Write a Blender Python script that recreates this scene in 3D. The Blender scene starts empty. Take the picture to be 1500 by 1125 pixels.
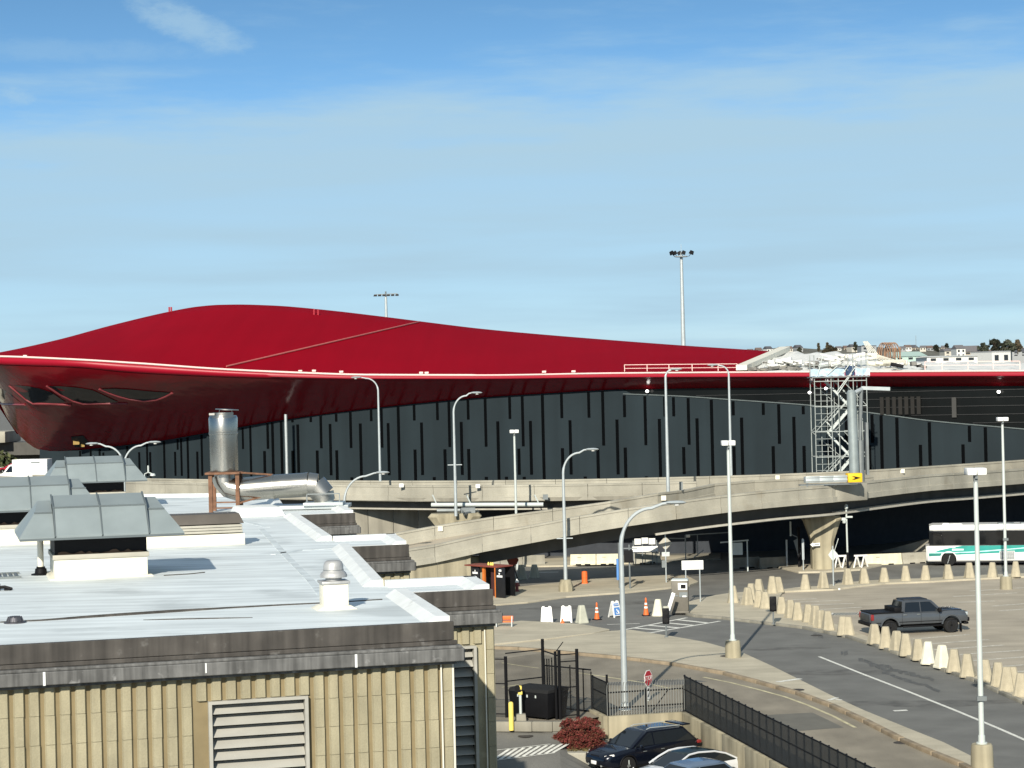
import bpy, bmesh, math, random
from mathutils import Vector, Matrix
random.seed(7)
R = math.radians
SC = bpy.context.scene
COL = SC.collection
# ------------------------------------------------------------------ camera model (photo is 1500 x 1125)
F = 3100.0; H = 14.3; ROLL = R(1.35)
CS, SN = math.cos(ROLL), math.sin(ROLL)
def ray(u, v):
    a, b = u - 750.0, 562.5 - v
    return a * CS + b * SN, -a * SN + b * CS
def G(u, v, z=0.0):                      # photo point on the level plane z
    X, Z = ray(u, v); d = F * (z - H) / Z
    return Vector((X / F * d, d, z))
def D(u, v, d):                          # photo point at distance d
    X, Z = ray(u, v)
    return Vector((X * d / F, d, H + Z * d / F))
def P(u, d, z):                          # column u, distance d, height z
    Z = (z - H) * F / d; a = u - 750.0
    b = (Z + a * SN) / CS
    return Vector(((a * CS + b * SN) * d / F, d, z))
def ci(pts, x):                          # smooth interpolation through (x, y) pairs
    if x <= pts[0][0]: return pts[0][1]
    if x >= pts[-1][0]: return pts[-1][1]
    n = len(pts)
    for i in range(n - 1):
        if x <= pts[i + 1][0]: break
    def sl(k):
        if k == 0: return (pts[1][1] - pts[0][1]) / (pts[1][0] - pts[0][0])
        if k == n - 1: return (pts[-1][1] - pts[-2][1]) / (pts[-1][0] - pts[-2][0])
        a = (pts[k][1] - pts[k-1][1]) / (pts[k][0] - pts[k-1][0]); b = (pts[k+1][1] - pts[k][1]) / (pts[k+1][0] - pts[k][0])
        return 0 if a * b <= 0 else 2 * a * b / (a + b)
    h = pts[i+1][0] - pts[i][0]; t = (x - pts[i][0]) / h
    m0, m1 = sl(i) * h, sl(i + 1) * h
    return (2*t**3 - 3*t*t + 1) * pts[i][1] + (t**3 - 2*t*t + t) * m0 + (-2*t**3 + 3*t*t) * pts[i+1][1] + (t**3 - t*t) * m1
# ------------------------------------------------------------------ mesh builder
class MB:
    def __init__(s): s.v = []; s.f = []; s.m = []; s.mi = 0
    def add(s, pts, faces):
        o = len(s.v); s.v += [tuple(p) for p in pts]
        for f in faces: s.f.append([o + i for i in f]); s.m.append(s.mi)
        return s
    def box(s, c, d, rz=0.0, M=None):
        c = Vector(c); hx, hy, hz = d[0]/2, d[1]/2, d[2]/2
        m = M if M is not None else Matrix.Rotation(rz, 3, 'Z')
        pts = [c + m @ Vector((x, y, z)) for z in (-hz, hz) for x, y in ((-hx,-hy),(hx,-hy),(hx,hy),(-hx,hy))]
        return s.add(pts, [(3,2,1,0),(4,5,6,7),(0,1,5,4),(1,2,6,5),(2,3,7,6),(3,0,4,7)])
    def taper(s, c, b, t, h, rz=0.0, off=(0,0)):       # frustum standing on c
        c = Vector(c); m = Matrix.Rotation(rz, 3, 'Z')
        pts = [c + m @ Vector((x*b[0]/2, y*b[1]/2, 0)) for x, y in ((-1,-1),(1,-1),(1,1),(-1,1))]
        pts += [c + m @ Vector((off[0] + x*t[0]/2, off[1] + y*t[1]/2, h)) for x, y in ((-1,-1),(1,-1),(1,1),(-1,1))]
        return s.add(pts, [(3,2,1,0),(4,5,6,7),(0,1,5,4),(1,2,6,5),(2,3,7,6),(3,0,4,7)])
    def beam(s, p, q, w, h=None):
        p, q = Vector(p), Vector(q); h = w if h is None else h
        z = (q - p); L = z.length
        if L < 1e-6: return s
        z = z / L; up = Vector((0,0,1)) if abs(z.z) < .95 else Vector((0,1,0))
        x = z.cross(up).normalized(); y = x.cross(z).normalized()
        M = Matrix((x, y, z)).transposed()
        return s.box((p + q) / 2, (w, h, L), M=M)
    def tube(s, path, r, n=10, cap=True):
        path = [Vector(p) for p in path]; N = len(path)
        rr = r if isinstance(r, (list, tuple)) else [r] * N
        pts = []; ref = None
        for i, p in enumerate(path):
            t = (path[min(i+1, N-1)] - path[max(i-1, 0)]).normalized()
            if ref is None: ref = Vector((0,0,1)) if abs(t.z) < .9 else Vector((1,0,0))
            x = (ref - t * ref.dot(t)).normalized(); y = t.cross(x); ref = x
            for k in range(n):
                a = 2 * math.pi * k / n
                pts.append(p + (x * math.cos(a) + y * math.sin(a)) * rr[i])
        fs = [(i*n + k, i*n + (k+1) % n, (i+1)*n + (k+1) % n, (i+1)*n + k) for i in range(N-1) for k in range(n)]
        if cap: fs += [tuple(range(n))[::-1], tuple((N-1)*n + k for k in range(n))]
        return s.add(pts, fs)
    def lathe(s, prof, c=(0,0,0), n=20, M=None):
        c = Vector(c); pts = []
        for r, z in prof:
            for k in range(n):
                a = 2*math.pi*k/n; p = Vector((r*math.cos(a), r*math.sin(a), z))
                pts.append(c + (M @ p if M is not None else p))
        N = len(prof)
        fs = [(i*n + k, i*n + (k+1) % n, (i+1)*n + (k+1) % n, (i+1)*n + k) for i in range(N-1) for k in range(n)]
        fs += [tuple(range(n))[::-1], tuple((N-1)*n + k for k in range(n))]
        return s.add(pts, fs)
    def prism(s, poly, z0, z1):
        n = len(poly)
        pts = [(p[0], p[1], z0) for p in poly] + [(p[0], p[1], z1) for p in poly]
        return s.add(pts, [tuple(range(n))[::-1], tuple(range(n, 2*n))] + [(i, (i+1) % n, n + (i+1) % n, n + i) for i in range(n)])
    def face(s, pts): return s.add(pts, [tuple(range(len(pts)))])
    def plate(s, pts, nrm, t):                        # polygon pts thickened by t along nrm
        nrm = Vector(nrm).normalized() * t; n = len(pts)
        pp = [Vector(p) for p in pts] + [Vector(p) + nrm for p in pts]
        return s.add(pp, [tuple(range(n))[::-1], tuple(range(n, 2*n))] + [(i, (i+1) % n, n + (i+1) % n, n + i) for i in range(n)])
    def grid(s, rows, closed=False):
        nr, nc = len(rows), len(rows[0]); pts = [p for r in rows for p in r]
        fs = []
        for i in range(nr - 1):
            for k in range(nc if closed else nc - 1):
                fs.append((i*nc + k, i*nc + (k+1) % nc, (i+1)*nc + (k+1) % nc, (i+1)*nc + k))
        return s.add(pts, fs)
    def build(s, name, mats, parent=None, world=False, smooth=35, bevel=0.0, recalc=True, tri=False):
        me = bpy.data.meshes.new(name)
        v = s.v
        if parent is not None and world:
            inv = parent.matrix_basis.inverted(); v = [tuple(inv @ Vector(p)) for p in v]
        me.from_pydata(v, [], s.f)
        for p, mi in zip(me.polygons, s.m): p.material_index = mi
        if recalc or bevel:
            bm = bmesh.new(); bm.from_mesh(me)
            if recalc: bmesh.ops.recalc_face_normals(bm, faces=bm.faces)
            if bevel:
                ed = [e for e in bm.edges if len(e.link_faces) == 2 and e.calc_face_angle(0) > .6]
                bmesh.ops.bevel(bm, geom=ed, offset=bevel, segments=2, affect='EDGES', profile=.5)
            if tri: bmesh.ops.triangulate(bm, faces=bm.faces)
            bm.to_mesh(me); bm.free()
        if smooth:
            me.polygons.foreach_set('use_smooth', [True] * len(me.polygons))
            me.set_sharp_from_angle(angle=R(smooth))
        for m in (mats if isinstance(mats, (list, tuple)) else [mats]): me.materials.append(m)
        o = bpy.data.objects.new(name, me); COL.objects.link(o)
        if parent is not None: o.parent = parent
        return o
def tag(o, label=None, cat=None, group=None, kind=None):
    if label: o['label'] = label
    if cat: o['category'] = cat
    if group: o['group'] = group
    if kind: o['kind'] = kind
    return o
def thing(name, label, cat, loc=(0,0,0), rz=0.0, group=None):
    o = bpy.data.objects.new(name, None); COL.objects.link(o)
    o.empty_display_size = .3
    o.matrix_basis = Matrix.Translation(Vector(loc)) @ Matrix.Rotation(rz, 4, 'Z')
    return tag(o, label, cat, group)
def dup(root, loc, rz=0.0, label=None, group=None):
    r = root.copy(); COL.objects.link(r)
    r.matrix_basis = Matrix.Translation(Vector(loc)) @ Matrix.Rotation(rz, 4, 'Z')
    if label: r['label'] = label
    if group: r['group'] = group
    for ch in list(root.children):
        c = ch.copy(); COL.objects.link(c); c.parent = r
        for g in list(ch.children):
            d = g.copy(); COL.objects.link(d); d.parent = c
    return r
def text(name, s, size, mat, parent, loc, rot, depth=.004):
    cu = bpy.data.curves.new(name, 'FONT'); cu.body = s; cu.size = size; cu.align_x = 'CENTER'; cu.align_y = 'CENTER'; cu.extrude = depth; cu.resolution_u = 2
    t = bpy.data.objects.new(name, cu)
    me = bpy.data.meshes.new_from_object(t); bpy.data.objects.remove(t)
    me.materials.clear(); me.materials.append(mat)
    o = bpy.data.objects.new(name, me); COL.objects.link(o); o.parent = parent
    o.location = loc; o.rotation_euler = rot
    return o
# ------------------------------------------------------------------ materials
def nt(m): return m.node_tree.nodes, m.node_tree.links
def M(name, col, rough=.7, metal=0.0, var=.12, scale=2.0, bump=0.0, streak=0.0, sscale=(3,3,.25), fine=0.0, fscale=60.0, coat=0.0, spec=.3, stain=None, rvar=0.0):
    m = bpy.data.materials.new(name); m.use_nodes = True
    N, L = nt(m); b = N['Principled BSDF']
    b.inputs['Roughness'].default_value = rough; b.inputs['Metallic'].default_value = metal
    b.inputs['Specular IOR Level'].default_value = spec
    if coat: b.inputs['Coat Weight'].default_value = coat; b.inputs['Coat Roughness'].default_value = .05
    tc = N.new('ShaderNodeTexCoord')
    def noise(sc, detail=5, vec=None):
        n = N.new('ShaderNodeTexNoise'); n.inputs['Scale'].default_value = sc; n.inputs['Detail'].default_value = detail
        L.new(vec if vec is not None else tc.outputs['Object'], n.inputs['Vector']); return n.outputs['Fac']
    def rng(x, lo, hi, a=.3, c=.7):
        r = N.new('ShaderNodeMapRange'); r.inputs['From Min'].default_value = a; r.inputs['From Max'].default_value = c
        r.inputs['To Min'].default_value = lo; r.inputs['To Max'].default_value = hi; L.new(x, r.inputs['Value']); return r.outputs['Result']
    def mul(a, c):
        x = N.new('ShaderNodeMath'); x.operation = 'MULTIPLY'; L.new(a, x.inputs[0]); L.new(c, x.inputs[1]); return x.outputs[0]
    f = rng(noise(scale), 1 - var, 1 + var)
    if fine: f = mul(f, rng(noise(fscale, 2), 1 - fine, 1 + fine))
    if streak:
        mp = N.new('ShaderNodeMapping'); mp.inputs['Scale'].default_value = sscale; L.new(tc.outputs['Object'], mp.inputs['Vector'])
        f = mul(f, rng(noise(1.0, 6, mp.outputs['Vector']), 1 - streak, 1 + streak * .5, .35, .65))
    vm = N.new('ShaderNodeVectorMath'); vm.operation = 'SCALE'; vm.inputs[0].default_value = col[:3]; L.new(f, vm.inputs['Scale'])
    out = vm.outputs['Vector']
    if stain:                                          # (colour, scale, threshold) blotches of dirt or rust
        mx = N.new('ShaderNodeMix'); mx.data_type = 'RGBA'; L.new(rng(noise(stain[1], 8), 0, stain[3] if len(stain) > 3 else .8, stain[2], stain[2] + .12), mx.inputs['Factor'])
        L.new(out, mx.inputs['A']); mx.inputs['B'].default_value = (*stain[0], 1); out = mx.outputs['Result']
    L.new(out, b.inputs['Base Color'])
    if rvar: L.new(rng(noise(scale * 1.7), max(0, rough - rvar), min(1, rough + rvar)), b.inputs['Roughness'])
    if bump:
        bp = N.new('ShaderNodeBump'); bp.inputs['Strength'].default_value = bump; bp.inputs['Distance'].default_value = .02
        L.new(noise(fscale, 4), bp.inputs['Height']); L.new(bp.outputs['Normal'], b.inputs['Normal'])
    return m
def see_through(name, col, amount):
    m = bpy.data.materials.new(name); m.use_nodes = True; N, L = nt(m); b = N['Principled BSDF']
    b.inputs['Base Color'].default_value = (*col, 1); b.inputs['Roughness'].default_value = .7
    t = N.new('ShaderNodeBsdfTransparent'); mx = N.new('ShaderNodeMixShader'); mx.inputs[0].default_value = amount
    L.new(b.outputs[0], mx.inputs[1]); L.new(t.outputs[0], mx.inputs[2]); L.new(mx.outputs[0], N['Material Output'].inputs['Surface'])
    return m
def glow(name, col, s):
    m = bpy.data.materials.new(name); m.use_nodes = True; N, L = nt(m); b = N['Principled BSDF']
    b.inputs['Emission Color'].default_value = (*col, 1); b.inputs['Emission Strength'].default_value = s
    return m
K = {}
K['asphalt'] = M('asphalt', (.165,.160,.142), .9, var=.16, scale=.35, fine=.16, fscale=25, streak=.12, sscale=(.5,.12,1))
K['asphalt_dark'] = M('asphalt_dark', (.155,.153,.139), .9, var=.14, scale=.5, fine=.14, fscale=25, stain=((.115,.114,.106), .35, .6, .6))
K['asphalt_brown'] = M('asphalt_brown', (.375,.330,.255), .9, var=.13, scale=.3, fine=.12, fscale=20, streak=.10, sscale=(.25,.9,1))
K['asphalt_exit'] = M('asphalt_exit', (.245,.216,.165), .9, var=.15, scale=.4, fine=.12, fscale=20, streak=.14, sscale=(.9,.3,1))
K['patch'] = M('asphalt_patch', (.145,.138,.115), .9, var=.1, scale=1, fine=.1, fscale=20)
K['pavement'] = M('pavement_concrete', (.445,.400,.300), .9, var=.12, scale=.5, fine=.08, fscale=18, streak=.10, sscale=(.3,1.4,1))
K['kerb'] = M('kerb_stone', (.27,.215,.145), .9, var=.25, scale=1.5)
K['line'] = M('road_paint', (.66,.65,.58), .7, var=.12, scale=3, fine=.15, fscale=12)
K['line_worn'] = M('worn_road_paint', (.50,.47,.39), .8, var=.22, scale=2, fine=.2, fscale=8)
K['line_yellow'] = M('yellow_road_paint', (.50,.45,.28), .8, var=.25, scale=2)
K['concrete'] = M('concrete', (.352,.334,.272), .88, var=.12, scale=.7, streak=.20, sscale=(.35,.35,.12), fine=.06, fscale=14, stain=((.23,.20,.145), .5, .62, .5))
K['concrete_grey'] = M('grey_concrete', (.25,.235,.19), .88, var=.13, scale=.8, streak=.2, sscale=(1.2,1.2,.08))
K['concrete_wall'] = M('weathered_concrete', (.33,.295,.205), .88, var=.12, scale=.9, streak=.3, sscale=(2.2,2.2,.12))
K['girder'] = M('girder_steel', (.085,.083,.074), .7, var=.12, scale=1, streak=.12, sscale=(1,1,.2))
K['dark'] = M('dark_shade_fill', (.045,.050,.058), .7, var=.1, spec=.1)  # darkness under the deck put into the colour; service opening shares it
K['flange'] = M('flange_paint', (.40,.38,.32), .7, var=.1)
K['tan_cone'] = M('cast_concrete_tan', (.40,.355,.255), .9, var=.1, scale=2, streak=.12, sscale=(3,3,.8), fine=.07, fscale=25)
K['white_cone'] = M('cast_concrete_white', (.66,.63,.50), .9, var=.08, scale=2, fine=.05, fscale=25)
K['grey_cone'] = M('cast_concrete_grey', (.42,.42,.34), .9, var=.1, scale=2)
K['steel'] = M('galvanised_steel', (.46,.50,.50), .45, .35, var=.08, scale=2)
K['steel_pale'] = M('pale_painted_steel', (.52,.56,.53), .5, .1, var=.05)
K['steel_dark'] = M('dull_steel', (.20,.22,.22), .5, .4, var=.1)
K['black'] = M('black_paint', (.007,.007,.008), .55, var=.15, spec=.15)
K['rubber'] = M('tyre_rubber', (.012,.012,.012), .9, var=.15, scale=8)
K['white'] = M('white_paint', (.80,.80,.76), .5, var=.04, scale=2)
K['offwhite'] = M('cream_painted_metal', (.72,.69,.58), .6, var=.05, scale=2, streak=.06, sscale=(3,3,.4))
K['orange'] = M('orange_plastic', (.75,.15,.035), .5, var=.08)
K['orange_paint'] = M('orange_paint', (.55,.16,.03), .5, var=.1)
K['rust'] = M('rusted_steel', (.165,.085,.05), .85, var=.3, scale=6)
K['maroon'] = M('maroon_sheet', (.20,.05,.035), .6, var=.15)
K['yellow'] = M('yellow_paint', (.80,.62,.14), .55, var=.06)
K['yellow_strong'] = M('signal_yellow', (.85,.50,.02), .5, var=.06)
K['sign_red'] = M('sign_red', (.42,.02,.035), .45, var=.05)
K['blue'] = M('sign_blue', (.10,.25,.55), .5, var=.05)
K['glass'] = M('dark_glass', (.012,.015,.017), .06, var=.05, spec=.6)
K['chain'] = see_through('chain_link_mesh', (.015,.015,.015), .72)
K['screen'] = see_through('privacy_mesh', (.014,.016,.016), .10)
# terminal
K['red_roof'] = M('red_metal_roof', (.235,.0010,.0085), .75, var=.04, scale=.08, streak=.04, sscale=(.6,.03,.03), spec=.03)
K['red_lip'] = M('red_fascia_gloss', (.30,.004,.018), .4, var=.04, scale=.2)
K['red_soffit'] = M('red_panel_gloss', (.205,.005,.011), .19, var=.10, scale=.15, rvar=.06, spec=.5)
for n_ in K['red_soffit'].node_tree.nodes:
    if n_.type == 'BSDF_PRINCIPLED': bs_ = n_
    if n_.type == 'TEX_COORD': tc_ = n_
nn = K['red_soffit'].node_tree.nodes.new('ShaderNodeTexNoise'); nn.inputs['Scale'].default_value = .32; nn.inputs['Detail'].default_value = 2
bb = K['red_soffit'].node_tree.nodes.new('ShaderNodeBump'); bb.inputs['Strength'].default_value = .5; bb.inputs['Distance'].default_value = .30
for a_, c_ in ((tc_.outputs['Object'], nn.inputs['Vector']), (nn.outputs['Fac'], bb.inputs['Height']), (bb.outputs['Normal'], bs_.inputs['Normal'])): K['red_soffit'].node_tree.links.new(a_, c_)
K['highlight_trim'] = M('pale_highlight_trim', (.74,.54,.49), .5, var=.05, scale=.3)  # sun highlight of the lip put into the colour; rails share it
K['seam'] = M('pale_red_seam', (.42,.12,.11), .6, var=.1)
K['wall_panel'] = M('teal_grey_cladding', (.0165,.0255,.0300), .6, spec=.15, var=.10, scale=.2, streak=.16, sscale=(.42,.42,.03))
K['slot'] = M('slot_glass_black', (.002,.0025,.003), .6, var=.05, spec=.02)
K['glazing'] = M('tinted_glazing', (.006,.007,.007), .12, var=.2, scale=.3, spec=.12)
K['mullion'] = M('mullion_grey', (.030,.031,.031), .5, var=.1)
K['membrane'] = M('white_membrane', (.70,.70,.66), .7, var=.10, scale=.5, stain=((.32,.31,.28), .9, .62, .7))
K['debris'] = M('grey_offcuts', (.16,.155,.14), .8, var=.4, scale=2)
# near building
K['roof_white'] = M('white_roof_coating', (.69,.74,.74), .6, var=.07, scale=.8, streak=.17, sscale=(.35,3.2,1), stain=((.42,.455,.455), .55, .55, .6), bump=.08, fscale=2.5)
K['coping'] = M('coping_white', (.72,.74,.72), .6, var=.07, scale=3, stain=((.45,.45,.42), 4, .62, .5))
K['fascia'] = M('dark_weathered_fascia', (.066,.060,.053), .65, var=.22, scale=2.5, streak=.35, sscale=(7,7,.4), stain=((.17,.165,.155), 5.0, .63, .6))
K['fascia_gutter'] = M('weathered_gutter', (.125,.125,.120), .6, var=.25, scale=3, streak=.35, sscale=(14,14,.8), stain=((.36,.36,.35), 5.0, .62, .7))
K['block'] = M('split_face_block', (.335,.302,.202), .92, var=.09, scale=2.5, streak=.13, sscale=(5,5,1.0), fine=.06, fscale=45, bump=.3, stain=((.52,.46,.32), 5.0, .68, .5))
K['louver'] = M('louver_grey', (.38,.37,.325), .6, var=.07, scale=2, streak=.08, sscale=(1,1,6))
K['hood'] = M('hood_sheet_metal', (.225,.262,.265), .5, .0, var=.06, scale=1.2, streak=.06, sscale=(2,2,2), rvar=.08)
K['hood_edge'] = M('hood_edge_metal', (.105,.125,.13), .5, .0, var=.06)
K['stainless'] = M('stainless_steel', (.42,.405,.365), .27, 1.0, var=.03, scale=1.2, streak=.04, sscale=(2,2,.3), rvar=.02)
K['stainless_dull'] = M('dull_stainless', (.38,.37,.34), .38, 1.0, var=.10, scale=4)
K['cast'] = M('grey_cast_metal', (.42,.42,.41), .5, .4, var=.15, scale=8)
K['bush'] = M('barberry_leaves', (.110,.021,.017), .75, var=.45, scale=6, stain=((.09,.02,.015), 5, .60, .6))
K['leaf'] = M('dark_leaves', (.045,.062,.024), .8, var=.45, scale=1.5)
K['leaf_far'] = M('distant_leaves', (.060,.062,.042), .8, var=.35, scale=.3)
K['bark'] = M('bark', (.09,.07,.05), .9, var=.2)
# ------------------------------------------------------------------ camera, sun, sky
cam = bpy.data.cameras.new('camera'); cam.sensor_width = 36.0; cam.lens = 36.0 * F / 1500.0; cam.clip_start = .5; cam.clip_end = 9000
co = bpy.data.objects.new('camera', cam); COL.objects.link(co); SC.camera = co
co.matrix_world = Matrix(((CS, SN, 0, 0), (0, 0, -1, 0), (-SN, CS, 0, H), (0, 0, 0, 1)))
SUN_AZ, SUN_EL = R(12.3), R(26.8)
ld = Vector((math.sin(SUN_AZ) * math.cos(SUN_EL), math.cos(SUN_AZ) * math.cos(SUN_EL), -math.sin(SUN_EL)))
sl = bpy.data.lights.new('sun', 'SUN'); sl.energy = 4.4; sl.angle = R(.5); sl.color = (1.0, .935, .82)
so = bpy.data.objects.new('sun', sl); COL.objects.link(so); so.rotation_euler = ld.to_track_quat('-Z', 'Y').to_euler(); so.location = (-40, -60, 80)
W = bpy.data.worlds.new('World'); SC.world = W; W.use_nodes = True
N, L = W.node_tree.nodes, W.node_tree.links
bg = N['Background']; bg.inputs['Strength'].default_value = .092
tc = N.new('ShaderNodeTexCoord')
mp = N.new('ShaderNodeMapping'); mp.inputs['Scale'].default_value = (1, 1, 2.6); L.new(tc.outputs['Generated'], mp.inputs['Vector'])
sky = N.new('ShaderNodeTexSky'); sky.sky_type = 'NISHITA'; sky.sun_disc = False; sky.sun_elevation = SUN_EL; sky.sun_rotation = math.pi + SUN_AZ
sky.air_density = 1.0; sky.dust_density = .15; sky.ozone_density = 3.0; sky.altitude = 0
L.new(mp.outputs['Vector'], sky.inputs['Vector'])
def wn(sc, scale3, detail, rough=.5, off=(0,0,0)):
    m = N.new('ShaderNodeMapping'); m.inputs['Scale'].default_value = scale3; m.inputs['Location'].default_value = off; L.new(tc.outputs['Generated'], m.inputs['Vector'])
    n = N.new('ShaderNodeTexNoise'); n.inputs['Scale'].default_value = sc; n.inputs['Detail'].default_value = detail; n.inputs['Roughness'].default_value = rough
    L.new(m.outputs['Vector'], n.inputs['Vector']); return n.outputs['Fac']
def wr(x, a, b, lo, hi, smooth=True):
    r = N.new('ShaderNodeMapRange'); r.interpolation_type = 'SMOOTHSTEP' if smooth else 'LINEAR'
    for k, v in (('From Min', a), ('From Max', b), ('To Min', lo), ('To Max', hi)): r.inputs[k].default_value = v
    L.new(x, r.inputs['Value']); return r.outputs['Result']
def wm(op, a, b):
    x = N.new('ShaderNodeMath'); x.operation = op
    for i, q in enumerate((a, b)):
        if isinstance(q, (int, float)): x.inputs[i].default_value = q
        else: L.new(q, x.inputs[i])
    return x.outputs[0]
sp = N.new('ShaderNodeSeparateXYZ'); L.new(tc.outputs['Generated'], sp.inputs['Vector'])
el = sp.outputs['Z']; ex = sp.outputs['X']
# a thin veil of haze cloud low in the sky with a ragged upper edge, and a few wisps above it
edge = wm('ADD', wm('MULTIPLY', wn(1, (9, 9, 60), 6, .6), .085), wm('MULTIPLY', ex, -.045))
veil = wr(wm('ADD', el, edge), .155, .205, 1.0, 0.0)
body = wr(wn(1, (5, 5, 60), 5), .3, .75, .82, 1.0)
veil = wm('MULTIPLY', veil, body)
wisp = wr(wn(1, (16, 16, 90), 7, .62, (3.1, 0, 1.7)), .50, .80, 0.0, .22)
# two brighter puffs at the upper left
def puff(cx, cz, rx, rz, tilt, k):
    dx = wm('SUBTRACT', ex, cx); dz = wm('SUBTRACT', wm('ADD', el, wm('MULTIPLY', dx, tilt)), cz)
    q = wm('ADD', wm('POWER', wm('DIVIDE', dx, rx), 2), wm('POWER', wm('DIVIDE', dz, rz), 2))
    q = wm('ADD', q, wm('MULTIPLY', wm('SUBTRACT', wn(1, (34, 34, 75), 8, .7), .5), 3.4))
    return wr(q, -.3, 1.3, k, 0.0)
p1 = puff(-.146, .170, .027, .010, .40, .58)
p2 = puff(-.230, .139, .020, .008, .12, .60)
p3 = puff(-.205, .157, .075, .006, .0, .22)
cl = wm('MAXIMUM', wm('MAXIMUM', veil, wm('MULTIPLY', wisp, wr(el, .10, .2, 0, 1))), wm('MAXIMUM', p1, wm('MAXIMUM', p2, p3)))
cl = wm('MULTIPLY', cl, wr(el, -.02, .0, 0.0, 1.0))
mx = N.new('ShaderNodeMix'); mx.data_type = 'RGBA'; L.new(cl, mx.inputs['Factor'])
hs = N.new('ShaderNodeHueSaturation'); hs.inputs['Hue'].default_value = .489; hs.inputs['Saturation'].default_value = 1.10; hs.inputs['Value'].default_value = 1.36; L.new(sky.outputs['Color'], hs.inputs['Color'])
L.new(hs.outputs['Color'], mx.inputs['A']); mx.inputs['B'].default_value = (3.30, 4.85, 5.95, 1)
mz = N.new('ShaderNodeMix'); mz.data_type = 'RGBA'; L.new(wr(el, .28, .55, 0.0, .62), mz.inputs['Factor']); L.new(mx.outputs['Result'], mz.inputs['A']); mz.inputs['B'].default_value = (3.2, 3.7, 4.0, 1)  # whitish veil added overhead, out of view, to make ambient light less blue
L.new(mz.outputs['Result'], bg.inputs['Color'])
vs = SC.view_settings; vs.view_transform = 'Standard'; vs.look = 'None'; vs.gamma = 1.0; vs.use_curve_mapping = False; vs.exposure = 0.5
SC.cycles.max_bounces = 6; SC.cycles.transparent_max_bounces = 12
# ------------------------------------------------------------------ ground
def sheet(name, px, z, mat, kind='structure', thick=0.0, rnd=0):
    pts = [G(u, v, 0.0) for u, v in px]
    b = MB()
    if thick: b.prism([(p.x, p.y) for p in pts], z - thick, z)
    else: b.face([(p.x, p.y, z) for p in pts])
    o = b.build(name, mat, tri=True, smooth=0, bevel=.03 if thick else 0)
    return tag(o, kind=kind)
LOT = -1.5
g = MB(); g.face([(-4000,-300,-2.0),(4000,-300,-2.0),(4000,5000,-2.0),(-4000,5000,-2.0)])
tag(g.build('ground', K['asphalt'], smooth=0), kind='structure')
# raised ground level of roads and pavements; its near edge is the retaining wall line
WALLPX = [(868,1042),(890,1053),(1003,1046),(1133,1117),(1500,1322)]
GATEPX = [(300,1058),(735,1058),(800,1060),(846,1060)]
edge_pts = [G(u, v) for u, v in GATEPX + WALLPX]
poly = [(-3000, edge_pts[0].y)] + [(p.x, p.y) for p in edge_pts] + [(3000, edge_pts[-1].y), (3000, 4800), (-3000, 4800)]
b = MB(); b.prism(poly, -1.9, 0.0)
tag(b.build('road', K['asphalt'], smooth=0, tri=True), kind='structure')
lot = MB(); lot.face([(-60, 20, LOT), (60, 20, LOT), (60, 97, LOT), (-60, 97, LOT)])
tag(lot.build('car_park_floor', K['asphalt'], smooth=0), kind='structure')
# driveway falling from the gate to the lower car park
GY = edge_pts[1].y
def drive(y): return max(LOT + .01, -.30 - .14 * (GY - y))
def GS(u, v, dz=0.0):                                 # photo point on the sloping driveway
    z = -.4
    for _ in range(30):
        p = G(u, v, z); z = .5 * z + .5 * (drive(p.y) + dz)
    return G(u, v, z)
xr = G(818, 1075, -.35).x
rows = []
for i in range(13):
    y = GY + .02 - i * .9; z = drive(y)
    rows.append([(-9.0, y, z), (xr, y, z), (xr + 1.5, y, min(z, LOT - .02) if i > 0 else z - .3)])
d_ = MB(); d_.grid(rows); tag(d_.build('driveway', K['asphalt'], smooth=0), kind='structure')
k_ = MB()
for i in range(5):
    a, c = G(690 + i * 30, 1058.5), G(690 + i * 30 + 29.6, 1058.8)
    k_.beam((a.x, a.y - .18, -.12), (c.x, c.y - .18, -.12), .3, .42)
tag(k_.build('kerb', K['concrete_grey'], bevel=.03), kind='structure')
# right car park, roads, pavements (photo outlines projected on the ground)
KERB_R = [(1008,884),(1031,878),(1049,874),(1066,873)]
road_up = [(1006,901),(1019,904),(1059,907),(1100,912),(1135,916),(1177,921),(1240,934),(1275,945),(1318,960),(1353,971),(1387,985),(1429,999),(1465,1016),(1500,1031),(1600,1080)]
road_lo = [(1570,1190),(1500,1150),(1460,1130),(1423,1110),(1383,1090),(1333,1070),(1267,1043),(1217,1020),(1173,998),(1133,978),(1087,957),(1033,942),(1000,936),(947,928),(895,924),(857,917),(826,914),(764,911),(700,908)]
sheet('main_road', [(700,889),(773,884),(829,876),(882,871),(941,866),(985,868),(1004,884)] + road_up + road_lo, .004, K['asphalt_dark'])
sheet('exit_road', [(700,951),(760,953),(800,956),(849,961),(904,966),(940,970),(988,976),(1060,989),(1110,1002),(1167,1018),(1217,1037),(1267,1060),(1320,1087),(1367,1107),(1407,1123),(1480,1160),(1400,1250),(1133,1113),(1005,1043),(890,1048),(846,1056),(735,1055),(690,1055)], .004, K['asphalt_exit'])
sheet('road_patch', [(1113,1048),(1190,1044),(1236,1066),(1170,1071)], .008, K['patch'])
lot_edge = [(1147,868),(1221,865),(1259,860),(1297,856),(1361,853.5),(1449,848.5),(1500,846),(1700,838)]
lot_low = [(1700,1140),(1560,1050),(1500,1022),(1465,1006),(1429,990),(1387,976),(1353,962),(1318,951),(1275,936),(1240,922),(1200,908),(1165,897),(1150,885),(1143,876)]
sheet('parking_lot', lot_edge + lot_low, .004, K['asphalt_brown'])
sheet('parking_lot', [(1700.2,838),(2700,800),(2700,1560),(1700.2,1140)], .004, K['asphalt_brown'])
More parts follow.
